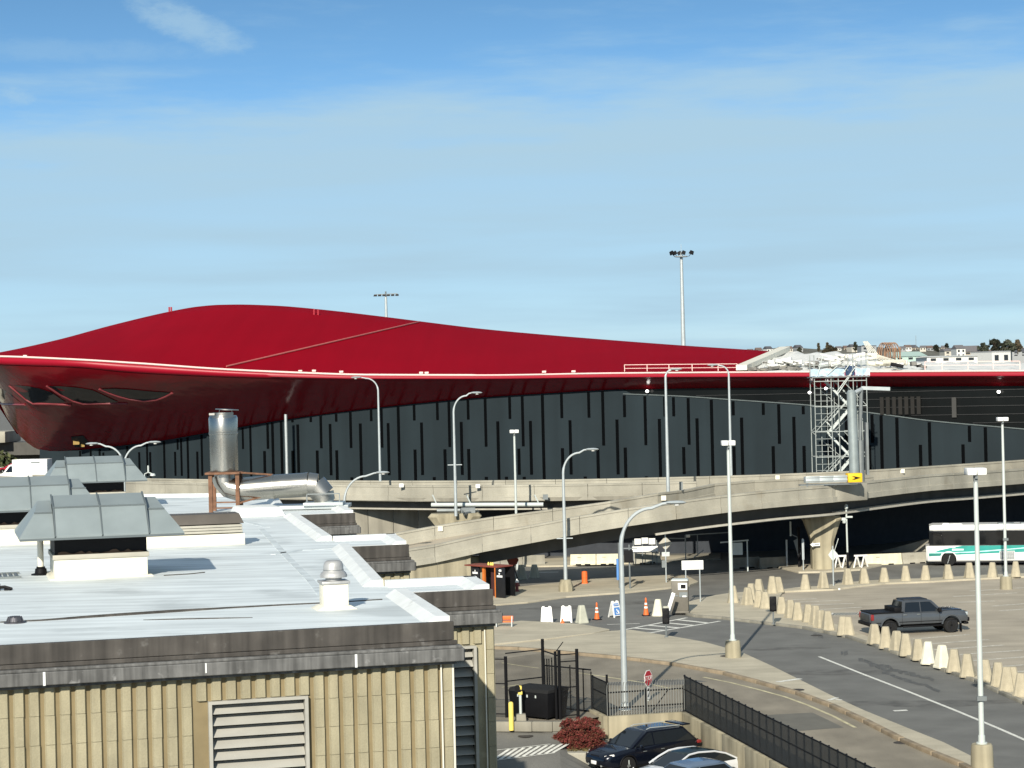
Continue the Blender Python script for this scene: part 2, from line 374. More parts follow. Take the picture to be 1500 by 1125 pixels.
verge = [(1004,885),(1031,878),(1049,874),(1066,871.5),(1084,870),(1123,866),(1143,866),(1173,862),(1195,861),(1220,858),(1235,856),(1260,853.5),(1300,851),(1361,849),(1449,844),(1500,842),(1700,834),(1700,838.5)] + [(u, v + .3) for u, v in lot_edge[-2::-1]] + [(u - .5, v + .3) for u, v in lot_low[::-1]] + [(1700,1141)] + [(u, v - .6) for u, v in road_up[::-1]] + [(1004,898)]
sheet('pavement', verge, .12, K['pavement'], thick=.3)
sheet('pavement', [(700,866),(742,864),(792,858),(822,855),(867,850),(960,845),(1004,844),(1023,854),(1010,859),(980,863),(913,870),(882,872),(829,876),(773,884),(722,888),(700,890)], .12, K['pavement'], thick=.3)
sheet('pavement', [(690,913),(751,913.5),(764,912),(826,915),(857,918),(893,924.5),(870,930),(800,938.5),(722,946.5),(690,948)], .12, K['pavement'], thick=.3)
med_lo = [(1480,1159),(1407,1121.5),(1367,1105.5),(1320,1085),(1267,1058),(1217,1035),(1167,1016.5),(1110,1000.5),(1060,987.5),(988,974.5),(940,968.5),(904,964.5),(849,959.5),(800,954.5),(760,951.5),(700,949.5)]
sheet('pavement', [(722,949),(800,941),(895,927),(925,925.5),(947,929),(1000,937.5),(1033,943.5),(1087,958.5),(1133,979.5),(1173,999.5),(1217,1021.5),(1267,1044.5),(1333,1071.5),(1383,1091.5),(1423,1111.5),(1460,1131.5),(1500,1151)] + med_lo[:-1], .12, K['pavement'], thick=.3)
kb = MB(); pk = [G(u, v) for u, v in med_lo]                       # the dirty stone kerb along the exit road
for a, c in zip(pk, pk[1:]):
    n = max(1, int((c - a).length / 1.8)); 
    for i in range(n):
        p = a.lerp(c, i / n); q = a.lerp(c, (i + .97) / n)
        kb.beam((p.x, p.y - .12, .04), (q.x, q.y - .12, .04), .26, .22 + .02 * random.random())
tag(kb.build('kerb', K['kerb'], bevel=.02), kind='structure')
kb = MB(); pk = [G(u, v) for u, v in road_up]
for a, c in zip(pk, pk[1:]):
    n = max(1, int((c - a).length / 2.4))
    for i in range(n):
        p = a.lerp(c, i / n); q = a.lerp(c, (i + .98) / n)
        kb.beam((p.x, p.y - .05, .05), (q.x, q.y - .05, .05), .2, .2 + .02 * random.random())
tag(kb.build('kerb', K['concrete_grey'], bevel=.02), kind='structure')
sheet('pavement', [(1137,831.5),(1150,835),(1170,840),(1200,839.5),(1260,836),(1292,829),(1250,825),(1180,829)], .13, K['pavement'], thick=.3)
sheet('pavement', [(760,829),(790,831),(839,830),(904,827),(952,826),(990,821),(1010,816),(900,815),(760,822)], .12, K['pavement'], thick=.3)
sheet('pavement', [(930,817),(1056,812),(1056,820),(975,824)], .11, K['concrete_grey'], thick=.3)
# painted markings
def stripe(b, p, q, w, z, f=G):
    a, c = f(*p), f(*q); d = (c - a); d.z = 0; n = Vector((-d.y, d.x, 0)).normalized() * w / 2
    za, zc = (z, z) if f is G else (drive(a.y) + z, drive(c.y) + z)
    b.face([(a.x - n.x, a.y - n.y, za), (c.x - n.x, c.y - n.y, zc), (c.x + n.x, c.y + n.y, zc), (a.x + n.x, a.y + n.y, za)])
mk = MB()
ln = [(1200,962),(1260,986),(1330,1013),(1400,1041),(1460,1066),(1540,1101)]
for p, q in zip(ln, ln[1:]): stripe(mk, p, q, .17, .009)
stripe(mk, (900,925.5), (1006,905), .22, .009); stripe(mk, (948,928), (1055,910), .22, .010)
for i in range(5):
    t = .06 + i * .2
    a = (900 + 106 * t, 925.5 - 20.5 * t); c = (948 + 107 * min(1, t - .02), 928 - 18 * min(1, t - .02))
    stripe(mk, a, c, .35, .0115)
stripe(mk, (889,915), (937,913.5), .15, .009)
stripe(mk, (1050,838.5), (1088,836), .25, .009); stripe(mk, (790,838.5), (818,838), .3, .009)
stripe(mk, (1309,1041.5), (1329,1040.5), .3, .009)
tag(mk.build('road_markings', K['line'], smooth=0), kind='structure')
mk = MB()
stripe(mk, (1138,1003), (1173,998), .3, .129); stripe(mk, (1214,1030), (1226,1026), .22, .129); stripe(mk, (1224,1029), (1233,1029.5), .22, .129)
tag(mk.build('pavement_markings', K['line'], smooth=0), kind='structure')
mk = MB()
ln = [(1030,992),(1070,1000),(1110,1010),(1150,1021),(1183,1033),(1220,1049),(1253,1066)]
for p, q in zip(ln, ln[1:]): stripe(mk, p, q, .15, .009)
ln = [(845,985.5),(880,990.5),(945,1000.5),(992,1011)]
for p, q in zip(ln, ln[1:]): stripe(mk, p, q, .15, .009)
ln = [(735,971),(760,975),(790,979)]
for p, q in zip(ln, ln[1:]): stripe(mk, p, q, .12, .009)
stripe(mk, (735,1007), (760,1003), .14, .009)
tag(mk.build('lane_markings', K['line_yellow'], smooth=0), kind='structure')
mk = MB()
for a, c in [((1334,936.5),(1420,929.5)),((1351,944),(1448,937)),((1368,952),(1470,945)),((1405,959),(1498,952.5)),((1424,968),(1520,961)),((1448,978),(1540,971)),((1460,986),(1560,980)),((1470,996),(1570,990)),
             ((1401,882.5),(1457,880.5)),((1453,888),(1520,883)),((1396,874),(1490,868.5)),((1420,866),(1500,861)),((1464,895),(1530,890)),
             ((1143,879.5),(1196,877)),((1160,882.5),(1233,879.5)),((1173,887),(1251,884)),((1201,893),(1262,889.5))]: stripe(mk, a, c, .30, .009)
tag(mk.build('parking_markings', K['line_worn'], smooth=0), kind='structure')
mk = MB()
for i in range(11):
    u = 1217 + i * 4.6; stripe(mk, (u, 901.5 - .1 * i), (u + 5, 898 - .1 * i), .28, .009)
tag(mk.build('bay_hatching', K['line'], smooth=0), kind='structure')
mk = MB()
stripe(mk, (700,1102), (806,1090), .12, .006, GS); stripe(mk, (700,1117), (812,1103), .12, .006, GS)
for i in range(9):
    u = 722 + i * 11; stripe(mk, (u, 1113.5 - i * 1.35), (u + 24, 1097.5 - i * 1.1), .15, .0075, GS)
tag(mk.build('driveway_hatching', K['line'], smooth=0), kind='structure')
mk = MB()
a, c = G(845,1120,LOT), G(868,1119,LOT); mk.face([(a.x,a.y,LOT+.006),(c.x,c.y,LOT+.006),(c.x,c.y+.15,LOT+.006),(a.x,a.y+.15,LOT+.006)])
tag(mk.build('bay_marking', K['line'], smooth=0), kind='structure')
cr = MB()                                               # tar sealed cracks and old patches on the main road
for (u0, v0, u1, v1, n) in [(1255,966,1320,985,9),(1268,974,1365,997,11),(1290,985,1372,1012,8),(1190,930,1205,934,2),(1228,958,1240,958,2)]:
    pts = [G(u0 + (u1-u0)*i/n + random.uniform(-2,2), v0 + (v1-v0)*i/n + random.uniform(-2,2)) for i in range(n+1)]
    for i, (p, q) in enumerate(zip(pts, pts[1:])):
        w = random.uniform(.5, 1.7); cr.face([(p.x, p.y - w*.5, .008 + .0006*i), (q.x, q.y - w*.4, .008 + .0006*i), (q.x + .2, q.y + w*.5, .008 + .0006*i), (p.x + .2, p.y + w*.4, .008 + .0006*i)])
tag(cr.build('road_repairs', M('tar_patch', (.098,.098,.092), .8, var=.3, scale=3), smooth=0), kind='structure')
# ================================================================== TERMINAL BUILDING
term = thing('terminal_building', 'long red swooping terminal with dark slotted wall beneath its overhanging roof', 'building', (10, 215, 0))
WX0, WY0, WS = 42.06, 200.6, -.465
def wall_d(u):
    k = (u - 750) / F
    return (WY0 - WS * WX0) / (1 - WS * k)
EDGE_D = [(-80,214),(0,212),(330,215),(600,211),(900,205),(1200,196),(1500,186),(1600,183)]
def edge_d(u):
    uc = max(u, 90); dr = (ci(JUNY, uc) - ci(LIPY, uc)) * wall_d(uc) / F
    return wall_d(u) - 2.05 * dr - .4
TOPY = [(-80,521),(0,522),(100,526),(200,532),(330,541),(440,546),(540,549),(700,549.5),(900,546.5),(1100,545),(1300,544),(1500,543),(1600,542.5)]
LIPY = [(-80,529),(0,535),(112,539),(187,546),(280,551),(400,555),(540,557),(700,557),(900,555),(1100,554.5),(1300,554),(1500,553.5),(1600,553)]
JUNY = [(-80,531),(-40,553),(0,590),(10,611),(22,630),(38,647),(58,659),(80,662),(110,660.5),(167,655),(233,647),(310,634),(417,616),(567,597),(700,584),(800,577.5),(913,571.5),(1065,569),(1190,568),(1300,567),(1500,566),(1600,565.5)]
RIDY = [(-80,529),(0,516),(83,498),(167,475.5),(250,456),(290,449),(320,446.5),(350,446),(400,447.5),(467,453),(567,464.5),(630,472.5),(700,481),(767,487.5),(900,498.5),(1000,506),(1100,512.5),(1150,516)]
PANY = [(913,577.5),(1000,581),(1065,585.5),(1190,594.5),(1270,604.5),(1315,610.5),(1360,616.5),(1500,629),(1600,638)]
def ridge_d(u): return edge_d(u) + 6 + 36 * min(1, max(0, (ci(TOPY, u) - ci(RIDY, u)) / 60.0)) if u < 900 else edge_d(u) + 6 + 36 * max(.55, min(1, (ci(TOPY, u) - ci(RIDY, u)) / 60.0))
us = [-70 + i * 10 for i in range(118)]                    # -70 .. 1100
# upper red roof
cols = []
NS = 120
for i in range(NS + 1):
    s = i / NS; ue = -70 + s * (1085 + 70); ur = -70 + s * (1150 + 70)
    e = D(ue, ci(TOPY, ue), edge_d(ue)); r = D(ur, ci(RIDY, ur), ridge_d(ur))
    c = []
    for k in range(9):
        t = k / 8.0; p = e.lerp(r, t); p.z += .3 * math.sin(math.pi * t) * min(1, (r.z - e.z) / 8) ; c.append(p)
    c.append(r + Vector((0, 10, -1.2))); c.append(r + Vector((0, 30, -9)))
    cols.append(c)
b = MB(); b.grid(cols); b.build('roof', K['red_roof'], term, world=True, smooth=60)
# lip: rounded fascia along the edge
def lip_rows(u0, u1, step=10):
    rows = []; u = u0
    while u <= u1 + .1:
        e = D(u, ci(TOPY, u), edge_d(u)); l = D(u, ci(LIPY, u), edge_d(u) + .25); h = e.z - l.z
        rows.append([e + Vector((0, .5, -.02)), e + Vector((0, .12, 0)), e + Vector((0, -.10, -.10*h)), e + Vector((0, -.22, -.35*h)), e + Vector((0, -.20, -.7*h)), l + Vector((0,-.05,.06*h)), l + Vector((0,.35,-.02))]); u += step
    return rows
b = MB(); b.grid(lip_rows(-70, 2100)); b.build('fascia', K['red_lip'], term, world=True, smooth=60)
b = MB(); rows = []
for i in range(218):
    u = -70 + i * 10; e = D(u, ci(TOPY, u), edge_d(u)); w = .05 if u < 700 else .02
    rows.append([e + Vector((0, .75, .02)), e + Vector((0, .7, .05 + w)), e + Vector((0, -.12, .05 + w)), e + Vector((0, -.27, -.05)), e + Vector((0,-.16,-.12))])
b.grid(rows); b.build('highlight_trim', K['highlight_trim'], term, world=True, smooth=30)  # pale strip shaped as the sun's highlight along the roof lip
# soffit, bulging like a hull at the nose
def soff(u, t):
    yl, yj = ci(LIPY, u), ci(JUNY, u); dl = edge_d(u) + .25; dw = wall_d(u) + .3
    v = yl + (yj - yl) * t
    k = min(1, max(0, (500 - u) / 400.0)); e = 1 + .22 * k
    return D(u, v, dl + (dw - dl) * t ** e)
rows = []
for i in range(218):
    u = -70 + i * 10; rows.append([soff(u, k / 16.0) for k in range(17)])
b = MB(); b.grid(rows)
sof = b.build('soffit', K['red_soffit'], term, world=True, smooth=60)
def on_soffit(u, v, off=.25):
    t = min(1, max(0, (v - ci(LIPY, u)) / (ci(JUNY, u) - ci(LIPY, u)))); p = soff(u, t)
    c = Vector((0, 0, H)); return p + (c - p).normalized() * off
# slit windows in the hull
def zz(pts): return [(x / 5.357, 500 + y / 5.357) for x, y in pts]
slits = [ (zz([(780,375),(900,371),(1050,380),(1200,395),(1352,405),(1300,432),(1230,458),(1130,468),(1010,452),(880,415)]), 5),
          (zz([(365,350),(460,352),(550,358),(640,368),(730,385),(830,432),(930,478),(800,486),(650,490),(570,468),(470,418)]), 7),
          (zz([(70,345),(140,345),(220,352),(310,370),(400,400),(460,440),(520,480),(400,488),(260,490),(200,455),(130,395)]), 7),
          (zz([(-70,360),(0,368),(40,385),(100,430),(165,484),(100,492),(30,494),(-20,478),(-60,440)]), 5) ]
rims = [[(778,374),(850,405),(930,432),(1010,452),(1130,468),(1230,458),(1300,432),(1352,405)],[(365,350),(470,418),(570,468),(650,490),(800,487),(1000,490)],[(70,345),(130,395),(200,455),(260,490),(400,490),(560,500)],[(-70,400),(-20,478),(30,494),(100,496),(195,497)]]; ri = 0
for poly, nt_ in slits:
    b = MB(); cu = sum(p[0] for p in poly) / len(poly); cv = sum(p[1] for p in poly) / len(poly)
    n = len(poly); pts = [on_soffit(cu, cv, .34)] + [on_soffit(u, v, .16) for u, v in poly]
    b.add(pts, [(0, 1 + i, 1 + (i + 1) % n) for i in range(n)])
    w = b.build('slit_window', K['glass'], term, world=True)
    b = MB()
    rp = zz(rims[ri]); ri += 1; path = []
    for (ua, va), (ub, vb) in zip(rp, rp[1:]): path += [on_soffit(ua + (ub-ua)*k/4, va + (vb-va)*k/4, .12) for k in range(4)]
    path.append(on_soffit(*rp[-1], .12)); b.tube(path, .13, 6); b.build('slit_rim', M('slit_rim_pink', (.22,.045,.05), .4), term, world=True)
b = MB(); b.plate([on_soffit(u, v, .1) for u, v in ((104,640),(122,638),(130,648),(122,656),(110,655))], (0,-1,0), .05); so_ = b.build('service_opening', K['dark'], term, world=True)
b = MB(); b.box(on_soffit(112, 648, .35), (.7,.3,.5)); b.box(on_soffit(121, 652, .35), (.5,.3,.4)); b.build('opening_cover', M('ochre_cover', (.30,.20,.06), .7), term, world=True)
# nose end: closes the building behind the hull
b = MB(); rows = []
for i in range(14):
    u = -70 + i * 10 if i < 13 else 58
    p = soff(u, 1.0); rows.append([p, p + Vector((0, 14, 1.0))])
b.grid(rows); b.build('nose_underside', K['red_soffit'], term, world=True)
# dark slotted wall
b = MB(); top = []; uu = 58
while uu <= 2100:
    v = ci(JUNY, uu) - 1 if uu <= 913 else ci(PANY, uu); top.append(D(uu, v, wall_d(uu))); uu += 15
b.grid([[p, Vector((p.x, p.y, 0))] for p in top])
p = top[0]; q = p + Vector((4, 30, 3)); b.grid([[p, Vector((p.x, p.y, 0))], [q, Vector((q.x, q.y, 0))]])
b.build('wall', K['wall_panel'], term, world=True, smooth=20)
T_, L1, L2, L3, B_ = 'T', 10.56, 7.7, 4.77, 1.0
slots = [(118,T_,L3),(134,T_,B_),(147,T_,B_),(152,L2,L3),(161,T_,L2),(174,L2,B_),(187,T_,L3),(205,L2,B_),(216,T_,L3),(221,L2,B_),(241.5,T_,B_),(260.5,T_,L2),(257,L2,L3),(266,T_,L3),(276,T_,B_),(290,L2,B_),(296,T_,L3),(318,T_,B_),(338,L2,L3),(356,T_,L2),(368,T_,B_),(392.5,T_,L2),(388.5,L2,B_),(400.5,T_,B_),(413.5,T_,B_),(428.7,T_,L1),(429.7,L2,B_),(437.6,L1,B_),(455.6,T_,L1),(470.5,T_,L2),(465.7,L2,B_),(484.5,L1,L3),(492.8,T_,L1),(494.3,L2,B_),(514,T_,L2),(516,L3,B_),(529.3,L1,B_),(544,T_,L1),
 (559.4,T_,L2),(569.5,L1,L3),(585,T_,B_),(607,T_,L1),(609,L2,B_),(618.4,L1,L3),(641,T_,L1),(636.7,L3,B_),(658.4,T_,L2),(652.8,L2,B_),(676.6,L1,L3),(686,T_,L1),(687.5,L2,B_),(711.6,T_,L2),(730.7,L1,B_),(713,L3,B_),(747,T_,L1),(742.5,L3,B_),(766,T_,L2),(760.5,L2,L3),(768.5,L3,B_),(778,L1,L3),(796.5,T_,B_),
 (823,T_,L1),(825,L2,B_),(836,L1,L3),(862.7,T_,L1),(858,L3,B_),(883.7,T_,L2),(876.8,L2,B_),(904.8,L1,L3),(915,T_,L1),(917,L2,B_),(945.6,T_,L2),(947.7,L3,B_),(967.5,L1,B_),(974,T_,L1),(987,T_,L1),(1002,L2,L3),(1009,T_,L2),
 (1022.7,L1,B_),(1044,T_,B_),(1074.4,T_,L1),(1076.3,L2,B_),(1088,L1,B_),(1118.4,T_,L1),(1141.5,T_,L2),(1133.8,L2,B_),(1164.6,L1,B_),(1177,T_,L1),(1179,L2,B_),(1214,T_,B_),(1240,T_,L2),(1278,T_,L2),(1275,L2,B_),(1292.5,T_,B_),(1315.5,T_,B_),(1349.6,L2,B_),(1363,T_,B_),(1412,L2,B_),(1420.5,T_,L2),(1445,T_,B_),(1460,L2,B_),(1494,T_,L2)]
ang = math.atan(WS)
for u, a, c in slots[:100] if len(slots) > 100 else slots:
    d = wall_d(u)
    if a == T_:
        v = ci(JUNY, u) + .5 if u <= 913 else ci(PANY, u) + 1.5; a = D(u, v, d).z
    z0, z1 = c + .12, a - (.12 if a in (L1, L2, L3) else .0)
    if z1 - z0 < .2: continue
    p = P(u, d, (z0 + z1) / 2); b = MB(); w = .30 if u > 380 else .24
    b.box((p.x, p.y + .05, p.z), (w, .16, z1 - z0), ang); b.build('slot_window', K['slot'], term, world=True, smooth=0)
# tinted glazing band on the right
b = MB(); rows = []
u = 913
while u <= 2100:
    rows.append([D(u, ci(JUNY, u) - .5, wall_d(u) + .12), D(u, ci(PANY, u) + 1, wall_d(u) + .12)]); u += 15
b.grid(rows); b.build('glazing', K['glazing'], term, world=True)
for z in (12.7, 12.0, 11.2, 10.4, 9.6):
    b = MB(); u = 930
    while u < 1580:
        if D(u, ci(PANY, u) - 1, wall_d(u)).z < z - .1 and D(u, ci(JUNY, u), wall_d(u)).z > z: b.beam(P(u, wall_d(u) + .05, z), P(u + 15, wall_d(u + 15) + .05, z), .05, .05)
        u += 15
    if b.v: b.build('mullion', K['mullion'], term, world=True, smooth=0)
b = MB(); rows = []; u = 913
while u <= 2085: rows.append((D(u, ci(PANY, u) - .6, wall_d(u) - .05), D(u + 15, ci(PANY, u + 15) - .6, wall_d(u + 15) - .05))); u += 15
for p, q in rows: b.beam(p, q, .12, .10)
b.build('wall_capping', M('wall_cap_grey', (.10,.12,.12), .5), term, world=True, smooth=0)
p = P(1398, wall_d(1398), 10.2); b = MB(); b.box((p.x, p.y - .05, 11.1), (.42, .2, 1.9), ang); b.build('column', M('column_grey', (.05,.05,.047), .7), term, world=True)
for k in range(7):
    p = P(1296 + k * 9, wall_d(1296 + k * 9), 0); b = MB(); b.box((p.x, p.y + .02, 11.35), (.36, .12, 1.7), ang); b.build('blind', M('blind_grey', (.016,.015,.013), .8), term, world=True)
p = P(417, wall_d(417) - 3, 0); b = MB(); q = P(418.5, wall_d(417) - 3, 11.2); b.tube([(q.x, q.y, 0), (q.x, q.y, 11.6)], .16, 10); b.build('column', K['steel'], term, world=True)
gl = glow('soffit_light_glow', (1, .98, .92), 4.0)
for u, v in [(948,573),(1186,575),(1210,569),(1463,574)]:
    p = D(u, v, wall_d(u) - .6); b = MB(); b.lathe([(.03,.14),(.14,.08),(.17,0),(.12,-.1),(.02,-.14)], p, 12); b.build('ceiling_lamp', gl, term, world=True)
# unfinished white roof on the right
b = MB(); cols = []
RW = [(1150,516),(1200,516.5),(1270,518),(1280,529),(1400,531),(1500,532),(1600,532)]
for i in range(102):
    s = i / 101.0; ue = 1085 + s * 1015; ur = 1150 + s * 950
    e = D(ue, ci(TOPY, ue) - .3, edge_d(ue) + .1); r = D(ur, ci(RW, ur), edge_d(ur) + 26)
    rw = []
    for k in range(9):
        t = k / 8.0; p = e.lerp(r, t); p.z += .12 * math.sin(i * 2.1 + k * 1.3) + .10 * math.sin(i * .9 - k * 2.2) if 0 < k else 0; rw.append(p)
    rw.append(r + Vector((0, 20, -3))); cols.append(rw)
b.grid(cols); b.build('roof_membrane', K['membrane'], term, world=True, smooth=20)
a, c = D(1086, 543, edge_d(1086) + .5), D(1150, 515, edge_d(1150) + 27)
b = MB(); b.beam(a + Vector((0,-.2,.3)), c + Vector((0,0,.3)), 1.1, .5); b.build('roof_edge_board', K['offwhite'], term, world=True)
def on_roof(s, t):
    ue = -70 + s * 1155; ur = -70 + s * 1220; e = D(ue, ci(TOPY, ue), edge_d(ue)); r = D(ur, ci(RIDY, ur), ridge_d(ur)); p = e.lerp(r, t); p.z += .3 * math.sin(math.pi * t) * min(1, (r.z - e.z) / 8); return p
def to_px(p):
    X = p.x / p.y * F; Z = (p.z - H) / p.y * F; return X * CS - Z * SN + 750, 562.5 - (X * SN + Z * CS)
def roof_at(u, v):
    s, t = (u + 70) / 1180.0, .5
    for _ in range(12):
        p0 = to_px(on_roof(s, t)); ps = to_px(on_roof(s + .002, t)); pt = to_px(on_roof(s, t + .01))
        a, b_, c, d = (ps[0]-p0[0])/.002, (pt[0]-p0[0])/.01, (ps[1]-p0[1])/.002, (pt[1]-p0[1])/.01; det = a*d - b_*c; ex_, ey_ = u - p0[0], v - p0[1]
        s += (d*ex_ - b_*ey_) / det; t = min(1, max(0, t + (a*ey_ - c*ex_) / det))
    return on_roof(s, t)
b = MB(); pts = [roof_at(332 + 282*k/24, 538 - 65.5*k/24) + Vector((0,-.05,.10)) for k in range(25)]
for k in range(0):
    t = k / 24.0; s = .348 + (.5607 - .348) * t; ue = -70 + s * 1155; ur = -70 + s * 1220
    e = D(ue, ci(TOPY, ue), edge_d(ue)); r = D(ur, ci(RIDY, ur), ridge_d(ur)); p = e.lerp(r, t); p.z += .3 * math.sin(math.pi * t) * min(1, (r.z - e.z) / 8) + .08; pts.append(p)
b.tube(pts, .09, 6); b.build('roof_cable', K['seam'], term, world=True)
for u, v in [(37,523),(145,532),(440,545),(460,544.5),(500,546),(617,547.5),(625,547.5),(797,546),(840,545.5)]:
    p = D(u, v - 1.5, edge_d(u) + .8); b = MB(); b.box(p, (.4, .3, .2)); b.build('roof_anchor', K['highlight_trim'], term, world=True)
for u, v in [(248,456),(251,456),(460,459),(466,460)]:
    p = D(u, v - 1, ridge_d(u) - (.5 if u < 300 else 5)); b = MB(); b.box(p, (.18, .18, .9)); b.build('roof_anchor', K['red_lip'], term, world=True)

# ---- things lying and standing on the unfinished roof
def rail(name, label, pts, h=.72):
    t = thing(name, label, 'guard rail', pts[0]); b = MB(); c = MB()
    for p in pts: b.beam(p - Vector((0,0,.1)), p + Vector((0, 0, h)), .07)
    for a_, c_ in zip(pts, pts[1:]):
        c.beam(a_ + Vector((0,0,h)), c_ + Vector((0,0,h)), .06); c.beam(a_ + Vector((0,0,h*.5)), c_ + Vector((0,0,h*.5)), .05)
    b.build('rail_post', K['highlight_trim'], t, world=True, smooth=0); c.build('rail_bar', K['highlight_trim'], t, world=True, smooth=0)
rail('guard_rail', 'pale temporary guard rail along the red roof edge', [D(u, ci(TOPY, u), edge_d(u) + 1.2) + Vector((0,0,.1)) for u in (915,948,980,1014,1052,1080)])
rail('guard_rail', 'thin pale guard rail on the white roof beyond the scaffold tower', [D(u, ci(TOPY, u), edge_d(u) + 1.5) + Vector((0,0,.2)) for u in (1355,1380,1418,1455,1494)], .7)
def lump(name, label, cat, u, v, d, w, h, n, mats, rolls=False):
    d = edge_d(u) + 2.2 + max(0, 540 - v) * .75; c = D(u, v, d); b = MB()
    for k in range(n):
        b.mi = k % len(mats); x = random.uniform(-w, w) / 2; y = random.uniform(-.9, .9)
        if rolls: b.tube([(x - .5, y, .25 + random.uniform(0, h*.4)), (x + .5, y + random.uniform(-.5,.5), .25 + random.uniform(0, h*.4))], random.uniform(.14,.3), 8)
        else:
            m = Matrix.Rotation(random.uniform(-.5,.5), 3, 'Z') @ Matrix.Rotation(random.uniform(-.25,.25), 3, 'Y')
            b.box((x, y, random.uniform(.1, h)), (random.uniform(.4,1.3), random.uniform(.3,.8), random.uniform(.15,.4)), M=m)
    o = b.build(name, mats, bevel=.03); o.location = c - Vector((0,0,.15)); tag(o, label, cat)
    return o
lump('material_heap', 'crumpled white sheeting beside the slanting white board on the roof', 'debris', 1165, 536, 199, 5.5, .75, 26, [K['membrane'], K['membrane'], K['debris']])
lump('material_heap', 'dark offcuts heaped below the white sheeting on the roof edge', 'debris', 1135, 541, 195, 5.0, .3, 22, [K['debris'], K['concrete_grey']])
lump('material_heap', 'grey and white rolls piled behind the scaffold platform', 'debris', 1215, 538, 198, 4.5, 1.0, 30, [K['debris'], K['membrane'], K['steel']], True)
lump('material_heap', 'stacked white boards behind the top of the scaffold', 'debris', 1245, 527, 203, 5.0, .7, 22, [K['membrane'], K['offwhite']])
lump('material_heap', 'pale pipes strewn on the roof right of the scaffold top', 'debris', 1300, 535, 196, 4.0, .55, 16, [K['offwhite'], K['flange']], True)
lump('material_heap', 'dark crates and a white block on the roof right of the scaffold', 'debris', 1335, 538, 192, 3.2, .5, 9, [K['black'], K['white'], K['debris']])
cc = D(1305, 527, edge_d(1305) + 11); t = MB()
for k in range(6):
    r = .95 + .06 * (k % 3); cx = -.9 + k * .26; a0 = -.25
    t.tube([(cx + r * math.cos(a) * .55, .2 * k - .6, .45 + 1.25 * math.sin(a)) for a in [a0 + i * (math.pi + .5) / 14 for i in range(15)]], .055 + .015 * (k % 2), 6)
for k in range(5): t.tube([(-1.1 + .5 * k, 0, -.6), (-1.0 + .5 * k, .2, 1.2)], .07, 6)
o = t.build('hose_coil', M('orange_brown_hose', (.25,.15,.095), .8, var=.35)); o.location = cc; tag(o, 'rusty orange hoops of coiled hose standing on the terminal roof', 'hose')
t = MB()
for k in range(5): t.tube([(-1.9 + .1*k, 0, 1.6), (-1.2 + .2*k, 0, .2), (.4 + .4*k, .1, -.6), (2.4 + .3*k, .2, -.75)], .035, 6)
o = t.build('pipe_bundle', K['offwhite']); o.location = D(1293, 523, edge_d(1293) + 8); tag(o, 'curving pale pipes sweeping down in front of the orange hoops', 'pipes')

# ================================================================== VIADUCT AND RAMP
FAR = [(-140,240),(0,221),(100,209),(210,199),(420,187.6),(700,178),(900,175.8),(1060,176),(1250,179.5),(1360,185),(1500,194),(1700,210)]
ZT = 6.25
via = thing('viaduct', 'long concrete road viaduct running in front of the dark terminal wall', 'viaduct', (0, 178, 0))
def barrier(pts, th, h, parent, name='barrier', back=1, seg=4.2, mat=None, skip=.03):
    # pts: top edge points, resampled to panels with open joints
    b = MB(); run = [pts[0]]
    L_ = [0]
    for a, c in zip(pts, pts[1:]): L_.append(L_[-1] + (c - a).length)
    def at(s):
        for i in range(len(pts) - 1):
            if s <= L_[i+1] + 1e-6: return pts[i].lerp(pts[i+1], (s - L_[i]) / max(1e-6, L_[i+1] - L_[i]))
        return pts[-1]
    n = max(1, int(L_[-1] / seg))
    for i in range(n):
        a = at(L_[-1] * i / n + skip / 2); c = at(L_[-1] * (i + 1) / n - skip / 2)
        t = (c - a); t.z = 0; nrm = Vector((-t.y, t.x, 0)).normalized() * th * back
        hv = Vector((0, 0, h)); cp = Vector((0,0,.14)); o_ = -nrm.normalized() * .05
        rows = [[a + o_, c + o_], [a + o_ - cp, c + o_ - cp], [a - cp, c - cp], [a - hv * .66, c - hv * .66], [a + o_ * 1.4 - hv * .68, c + o_ * 1.4 - hv * .68], [a + o_ * 1.4 - hv, c + o_ * 1.4 - hv], [a + nrm - hv, c + nrm - hv], [a + nrm, c + nrm]]
        k = len(b.v); b.grid([[r[0] for r in rows], [r[1] for r in rows]], closed=True)
        nr = len(rows); b.f.append(list(range(k, k + nr))); b.m.append(0); b.f.append(list(range(k + nr, k + 2 * nr))[::-1]); b.m.append(0)
    return b.build(name, mat or K['concrete'], parent, world=True, smooth=0)
def via_far(u): return P(u, ci(FAR, u), ZT)
def via_near(u): return P(u, ci(FAR, u) - 8.5, ZT)
barrier([via_far(u) for u in range(-140, 1701, 20)], .35, 1.25, via)
barrier([via_near(u) for u in range(-140, 1021, 20)], .35, 1.25, via)
b = MB(); b.grid([[via_far(u) + Vector((0, .6, -1.0)), via_near(u) + Vector((0, -.05, -1.0)), via_near(u) + Vector((0, -.02, -1.3)), via_far(u) + Vector((0, .6, -1.3))] for u in range(-140, 1701, 20)], closed=True)
b.build('deck', K['concrete_grey'], via, world=True, smooth=0)
for off in (1.3, 4.0, 7.0):
    b = MB(); fl = MB()
    for u in range(-140, 1700, 20):
        p, q = via_near(u) + Vector((0, off, -1.3)), via_near(u + 20) + Vector((0, off, -1.3))
        b.grid([[p, q], [p - Vector((0,0,.62)), q - Vector((0,0,.62))]])
        fl.beam(p - Vector((0,0,.68)), q - Vector((0,0,.68)), .55, .12)
    b.build('girder', K['girder'], via, world=True, smooth=0); fl.build('girder_flange', K['flange'], via, world=True, smooth=0)
